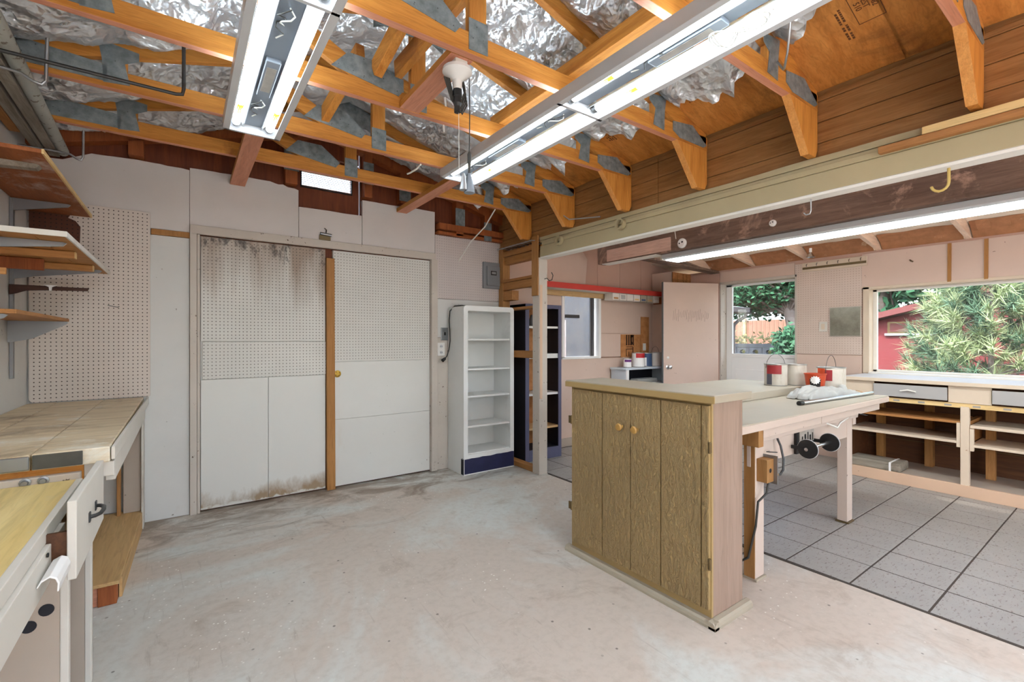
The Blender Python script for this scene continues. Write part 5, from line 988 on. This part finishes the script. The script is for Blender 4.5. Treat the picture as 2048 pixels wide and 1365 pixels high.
G().lathe([(.012, 0), (.016, -.02), (.045, -.06), (.047, -.06), (.018, -.018)], (5.60, 2.22, 2.245), 18).build('reflector', 'steel', fl_); G().cyl((5.60, 2.22, 2.24), (5.60, 2.22, 2.285), .014, 10).build('socket', 'vinyl', fl_)
tag(G().tube([(5.756, 1.40, 2.05), (5.72, 1.40, 2.052), (5.70, 1.39, 2.04), (5.69, 1.37, 2.03)], .006, 8).build('wall_hook', 'hinge'), 'bronze hook high on the pink wall above the window', 'hook')
M['bounce'] = paint('pale concrete driveway', C(206, 202, 194, K), .08, 1, .8, .1)
# ================================================================ OUTSIDE
struct(G().box(6.0, 60, -40, 60, -.35, -.30).box(-40, 6.0, 4.4, 60, -.35, -.30).build('ground_outside', 'lawn'))
struct(G().box(-8, 9, -14, -2.4, -.14, -.10).build('bounce_slab', 'bounce'))  # unseen pale slab, added to bounce daylight in and up to the roof
sh = thing('garden_shed', 'red garden shed beyond the picture window', 'shed', (12, .8, -.3))
rk0, pk, rk1 = 3.55, .2, -3.2
def rake(y): return 1.55+(3.55-y)*.26 if y > pk else 1.55+(3.55-pk)*.26-(pk-y)*.26
G().prism([(rk0-.15, -.3), (rk0-.15, rake(rk0-.15)), (pk, rake(pk)), (rk1, rake(rk1)), (rk1, -.3)], 11.0, 14, 'X').build('walls', 'shedred', sh)
for a, b in ((rk0+.1, pk), (pk, rk1)): G().prism([(a, rake(min(a, rk0))-.02*0+.0), (b, rake(b)), (b, rake(b)+.11), (a, rake(min(a, rk0))+.11)], 10.75, 14.2, 'X').build('roof', 'shedroof', sh)
wv = G().box(10.97, 11.0, 2.35, 3.02, 1.40, 1.62).build('window', 'hinge', sh); G().box(10.95, 10.975, 2.30, 3.06, 1.36, 1.40).build('sill', 'hill', wv); G().box(10.96, 10.972, 2.40, 2.98, 1.43, 1.59).build('pane', 'shedroof', wv)
for y in (2.0, 1.1, .2): G().box(10.985, 11.0, y-.01, y+.01, -.3, 1.9).build('batten', 'shedred', sh)
def needles(g, c, ax, L, n, q, r=.006):
    ax = Vector(ax).normalized()
    for i in range(n):
        t = q.random(); o = Vector(c)+ax*L*(t-.2)*.9
        d = (Vector((q.gauss(0, 1), q.gauss(0, 1), q.gauss(0, 1))).normalized()*.8+ax*.85).normalized(); l = .20*q.uniform(.6, 1.2)
        sd_ = d.cross(Vector((q.gauss(0, 1), q.gauss(0, 1), 1))).normalized()*r
        g.add([o-sd_, o+sd_, o+d*l], [(0, 1, 2)])
def pine(loc, height, rad, ntuft, seed, label, z0=.2):
    q = random.Random(seed); t = thing('pine_tree', label, 'tree', loc); x0, y0, zb = loc
    G().cyl((x0, y0, zb), (x0+.1, y0, zb+height), .045, 10, r2=.015).build('trunk', 'bark', t)
    ga, gb, br = G(), G(), G()
    for i in range(ntuft):
        h = q.uniform(z0, 1); k = rad*(1.05-h*.75)*q.uniform(.35, 1); a = q.uniform(0, 2*math.pi)
        c = Vector((x0+k*math.cos(a), y0+k*math.sin(a), zb+h*height+q.uniform(-.1, .2))); o = Vector((x0+.1*h, y0, zb+h*height-.25*k))
        if i % 9 == 0: br.tube([o, (o+c)/2+Vector((0, 0, -.03)), c], .009, 4)
        needles(ga if q.random() < .6 else gb, c, Vector((math.cos(a), math.sin(a), .55)), .24, 70, q)
    ga.build('needles', 'pine', t, stuff=True); gb.build('needles_dark', 'pine2', t, stuff=True); br.build('branches', 'bark', t, stuff=True)
pine((8.7, 1.30, -.3), 2.55, 1.15, 430, 11, 'shaggy light green pine right outside the picture window')
pine((9.3, -.2, -.3), 3.7, 1.3, 320, 5, 'second pine at the right edge of the picture window')
def leafy(loc, h, crown, n, seed, label, mat='leaf', size=.16, trunk=.16, lean=(0, 0)):
    q = random.Random(seed); t = thing('leafy_tree', label, 'tree', loc); x0, y0, zb = loc; cx, cy, cz, rx, ry, rz = crown
    G().tube([(x0, y0, zb), (x0+lean[0]*.4, y0+lean[1]*.4, zb+h*.5), (x0+lean[0], y0+lean[1], zb+h)], trunk, 10).build('trunk', 'bark', t)
    g = G(); br = G()
    for i in range(n):
        a = Vector((q.gauss(0, 1), q.gauss(0, 1), q.gauss(0, 1))).normalized()*q.random()**.4
        c = Vector((cx+a.x*rx, cy+a.y*ry, cz+a.z*rz))
        if noise.noise(c*.9) < -.3: continue
        if i % 60 == 0: br.tube([(x0+lean[0], y0+lean[1], zb+h*.9), (Vector((x0, y0, zb+h))+c)/2, c], .03, 5)
        for k in range(3):
            d = Vector((q.gauss(0, 1), q.gauss(0, 1), q.gauss(0, 1))).normalized(); e = d.orthogonal().normalized(); p = c+Vector((q.gauss(0, .08), q.gauss(0, .08), q.gauss(0, .08)))
            g.add([p, p+d*size*.5+e*size*.3, p+d*size, p+d*size*.5-e*size*.3], [(0, 1, 2, 3)])
    g.build('leaves', mat, t, stuff=True); br.build('branches', 'bark', t, stuff=True)
leafy((13.0, 5.30, -.3), 2.5, (13.2, 6.8, 2.95, 1.5, 2.8, 1.0), 8000, 4, 'green leafy tree with leaning trunk seen through the glazed door', size=.13, trunk=.13, lean=(-.1, .35))
leafy((19.0, 5.6, -.3), 6, (19.5, 1.5, 3.9, 2.0, 6.5, 2.6), 7000, 8, 'tall dark tree with thick grey trunk behind the red shed', size=.36, trunk=.45)
leafy((11.9, 5.05, -.3), .5, (11.9, 5.08, 1.05, .35, .42, .5), 500, 9, 'low green shrub beside the leaning tree trunk', size=.15, trunk=.04)
hg = thing('hedge', 'pale yellowish hedge in front of the wooden fence', 'hedge', (16, 8.2, -.3)); q = random.Random(2); g = G()
for i in range(3600):
    p = Vector((15.6+q.uniform(-.5, .5), q.uniform(5.0, 12.0), q.uniform(-.3, 1.45+.3*noise.noise((i*.01, 1, 1)))))
    d = Vector((q.gauss(0, 1), q.gauss(0, 1), q.gauss(0, 1))).normalized(); e = d.orthogonal().normalized(); g.add([p, p+d*.07+e*.05, p+d*.15, p+d*.07-e*.05], [(0, 1, 2, 3)])
g.build('leaves', 'leafpale', hg, stuff=True); G().box(15.4, 16.0, 4.9, 12.0, -.3, 1.1).build('stems', 'leafpale', hg)
fe = thing('wooden_fence', 'pinkish wooden board fence far behind the hedge', 'fence', (18, 9, -.3))
bd = None
for i in range(60):
    if bd is None: bd = G().box(0, .03, .004, .158, 0, 2.33).build('board', 'fence', fe, local=True); o = bd
    else: o = bpy.data.objects.new('board', bd.data); col.objects.link(o); o.parent = fe
    o.location = (0, -4+.16*i, 0)
for i in range(5): G().box(17.9, 18.0, 5.0+2.2*i, 5.1+2.2*i, -.3, 2.1).build('post', 'stucco', fe)
lw = thing('block_wall', 'low grey patterned block wall behind the glazed door', 'wall', (14, 8, -.3)); blk = None
for j in range(5):
    for i in range(16):
        if blk is None:
            g = G(); pts = [(.005, .005), (.385, .005), (.385, .265), (.005, .265)]; hole = [(.195+.09*math.cos(t), .135+.07*math.sin(t)) for t in [R(45*k) for k in range(8)]]
            for x in (0, .12):
                vs = [(x, a, b) for a, b in pts]+[(x, a, b) for a, b in hole]
                fs = [(0, 1, 11, 10, 9), (1, 2, 5, 4, 11), (2, 3, 7, 6, 5), (3, 0, 9, 8, 7)]; g.add(vs, fs)
            vs = [(x, a, b) for x in (0, .12) for a, b in pts]; g.add(vs, [(0, 4, 5, 1), (1, 5, 6, 2), (2, 6, 7, 3), (3, 7, 4, 0)])
            vs = [(x, a, b) for x in (0, .12) for a, b in hole]; g.add(vs, [(k, (k+1) % 8, (k+1) % 8+8, k+8) for k in range(8)])
            blk = g.build('block', 'block', lw, local=True); o = blk
        else: o = bpy.data.objects.new('block', blk.data); col.objects.link(o); o.parent = lw
        o.location = (0, -3.1+.39*i, .27*j)
G().box(13.98, 14.14, 4.9, 11.2, 1.05, 1.16).build('cap', 'block', lw)
hs_ = thing('neighbour_house', 'tan house corner with grey gutter and downspout beyond the glazed door', 'house', (8.4, 6.5, -.3))
G().box(7.3, 9.40, 5.25, 9, -.3, 1.84).build('wall', 'stucco', hs_)
G().box(7.0, 9.68, 5.0, 9.3, 1.84, 1.88).box(7.0, 9.7, 4.96, 5.04, 1.84, 1.95).box(9.62, 9.70, 4.96, 9.3, 1.84, 1.95).build('eave', 'eavegrey', hs_, bevel=.01)
G().prism([(4.98, 1.95), (9.3, 1.95), (9.3, 2.6)], 7.0, 9.7, 'X').build('roof', 'hill', hs_)
G().tube([(9.60, 5.02, 1.84), (9.59, 5.04, 1.76), (9.50, 5.14, 1.68), (9.45, 5.20, 1.60), (9.44, 5.21, 1.45), (9.44, 5.21, -.2)], .035, 8).build('downspout', 'eavegrey', hs_)
tag(G().prism([(9.5, 2.1), (22, 2.1), (20, 2.9), (12, 2.9)], 26, 32, 'X').build('far_roof', 'hill'), 'pale grey distant rooftop above the wooden fence', 'roof')
ed = thing('exterior_door', 'white panelled exterior door seen through the sliding window', 'door', (4.3, 5.2, 0))
G().box(3.9, 4.75, 5.25, 5.29, -.3, 1.58).build('leaf', 'extwhite', ed, bevel=.005)
for z0_, z1_ in ((1.12, 1.45), (.3, 1.0)): G().box(4.02, 4.62, 5.235, 5.25, z0_, z1_).build('panel', 'extwhite', ed, bevel=.01)
tag(G().box(2.5, 7.0, 6.3, 6.5, -.3, 2.7).build('yard_screen', 'block'), 'grey side yard screen seen dimly through the sliding window', 'screen')
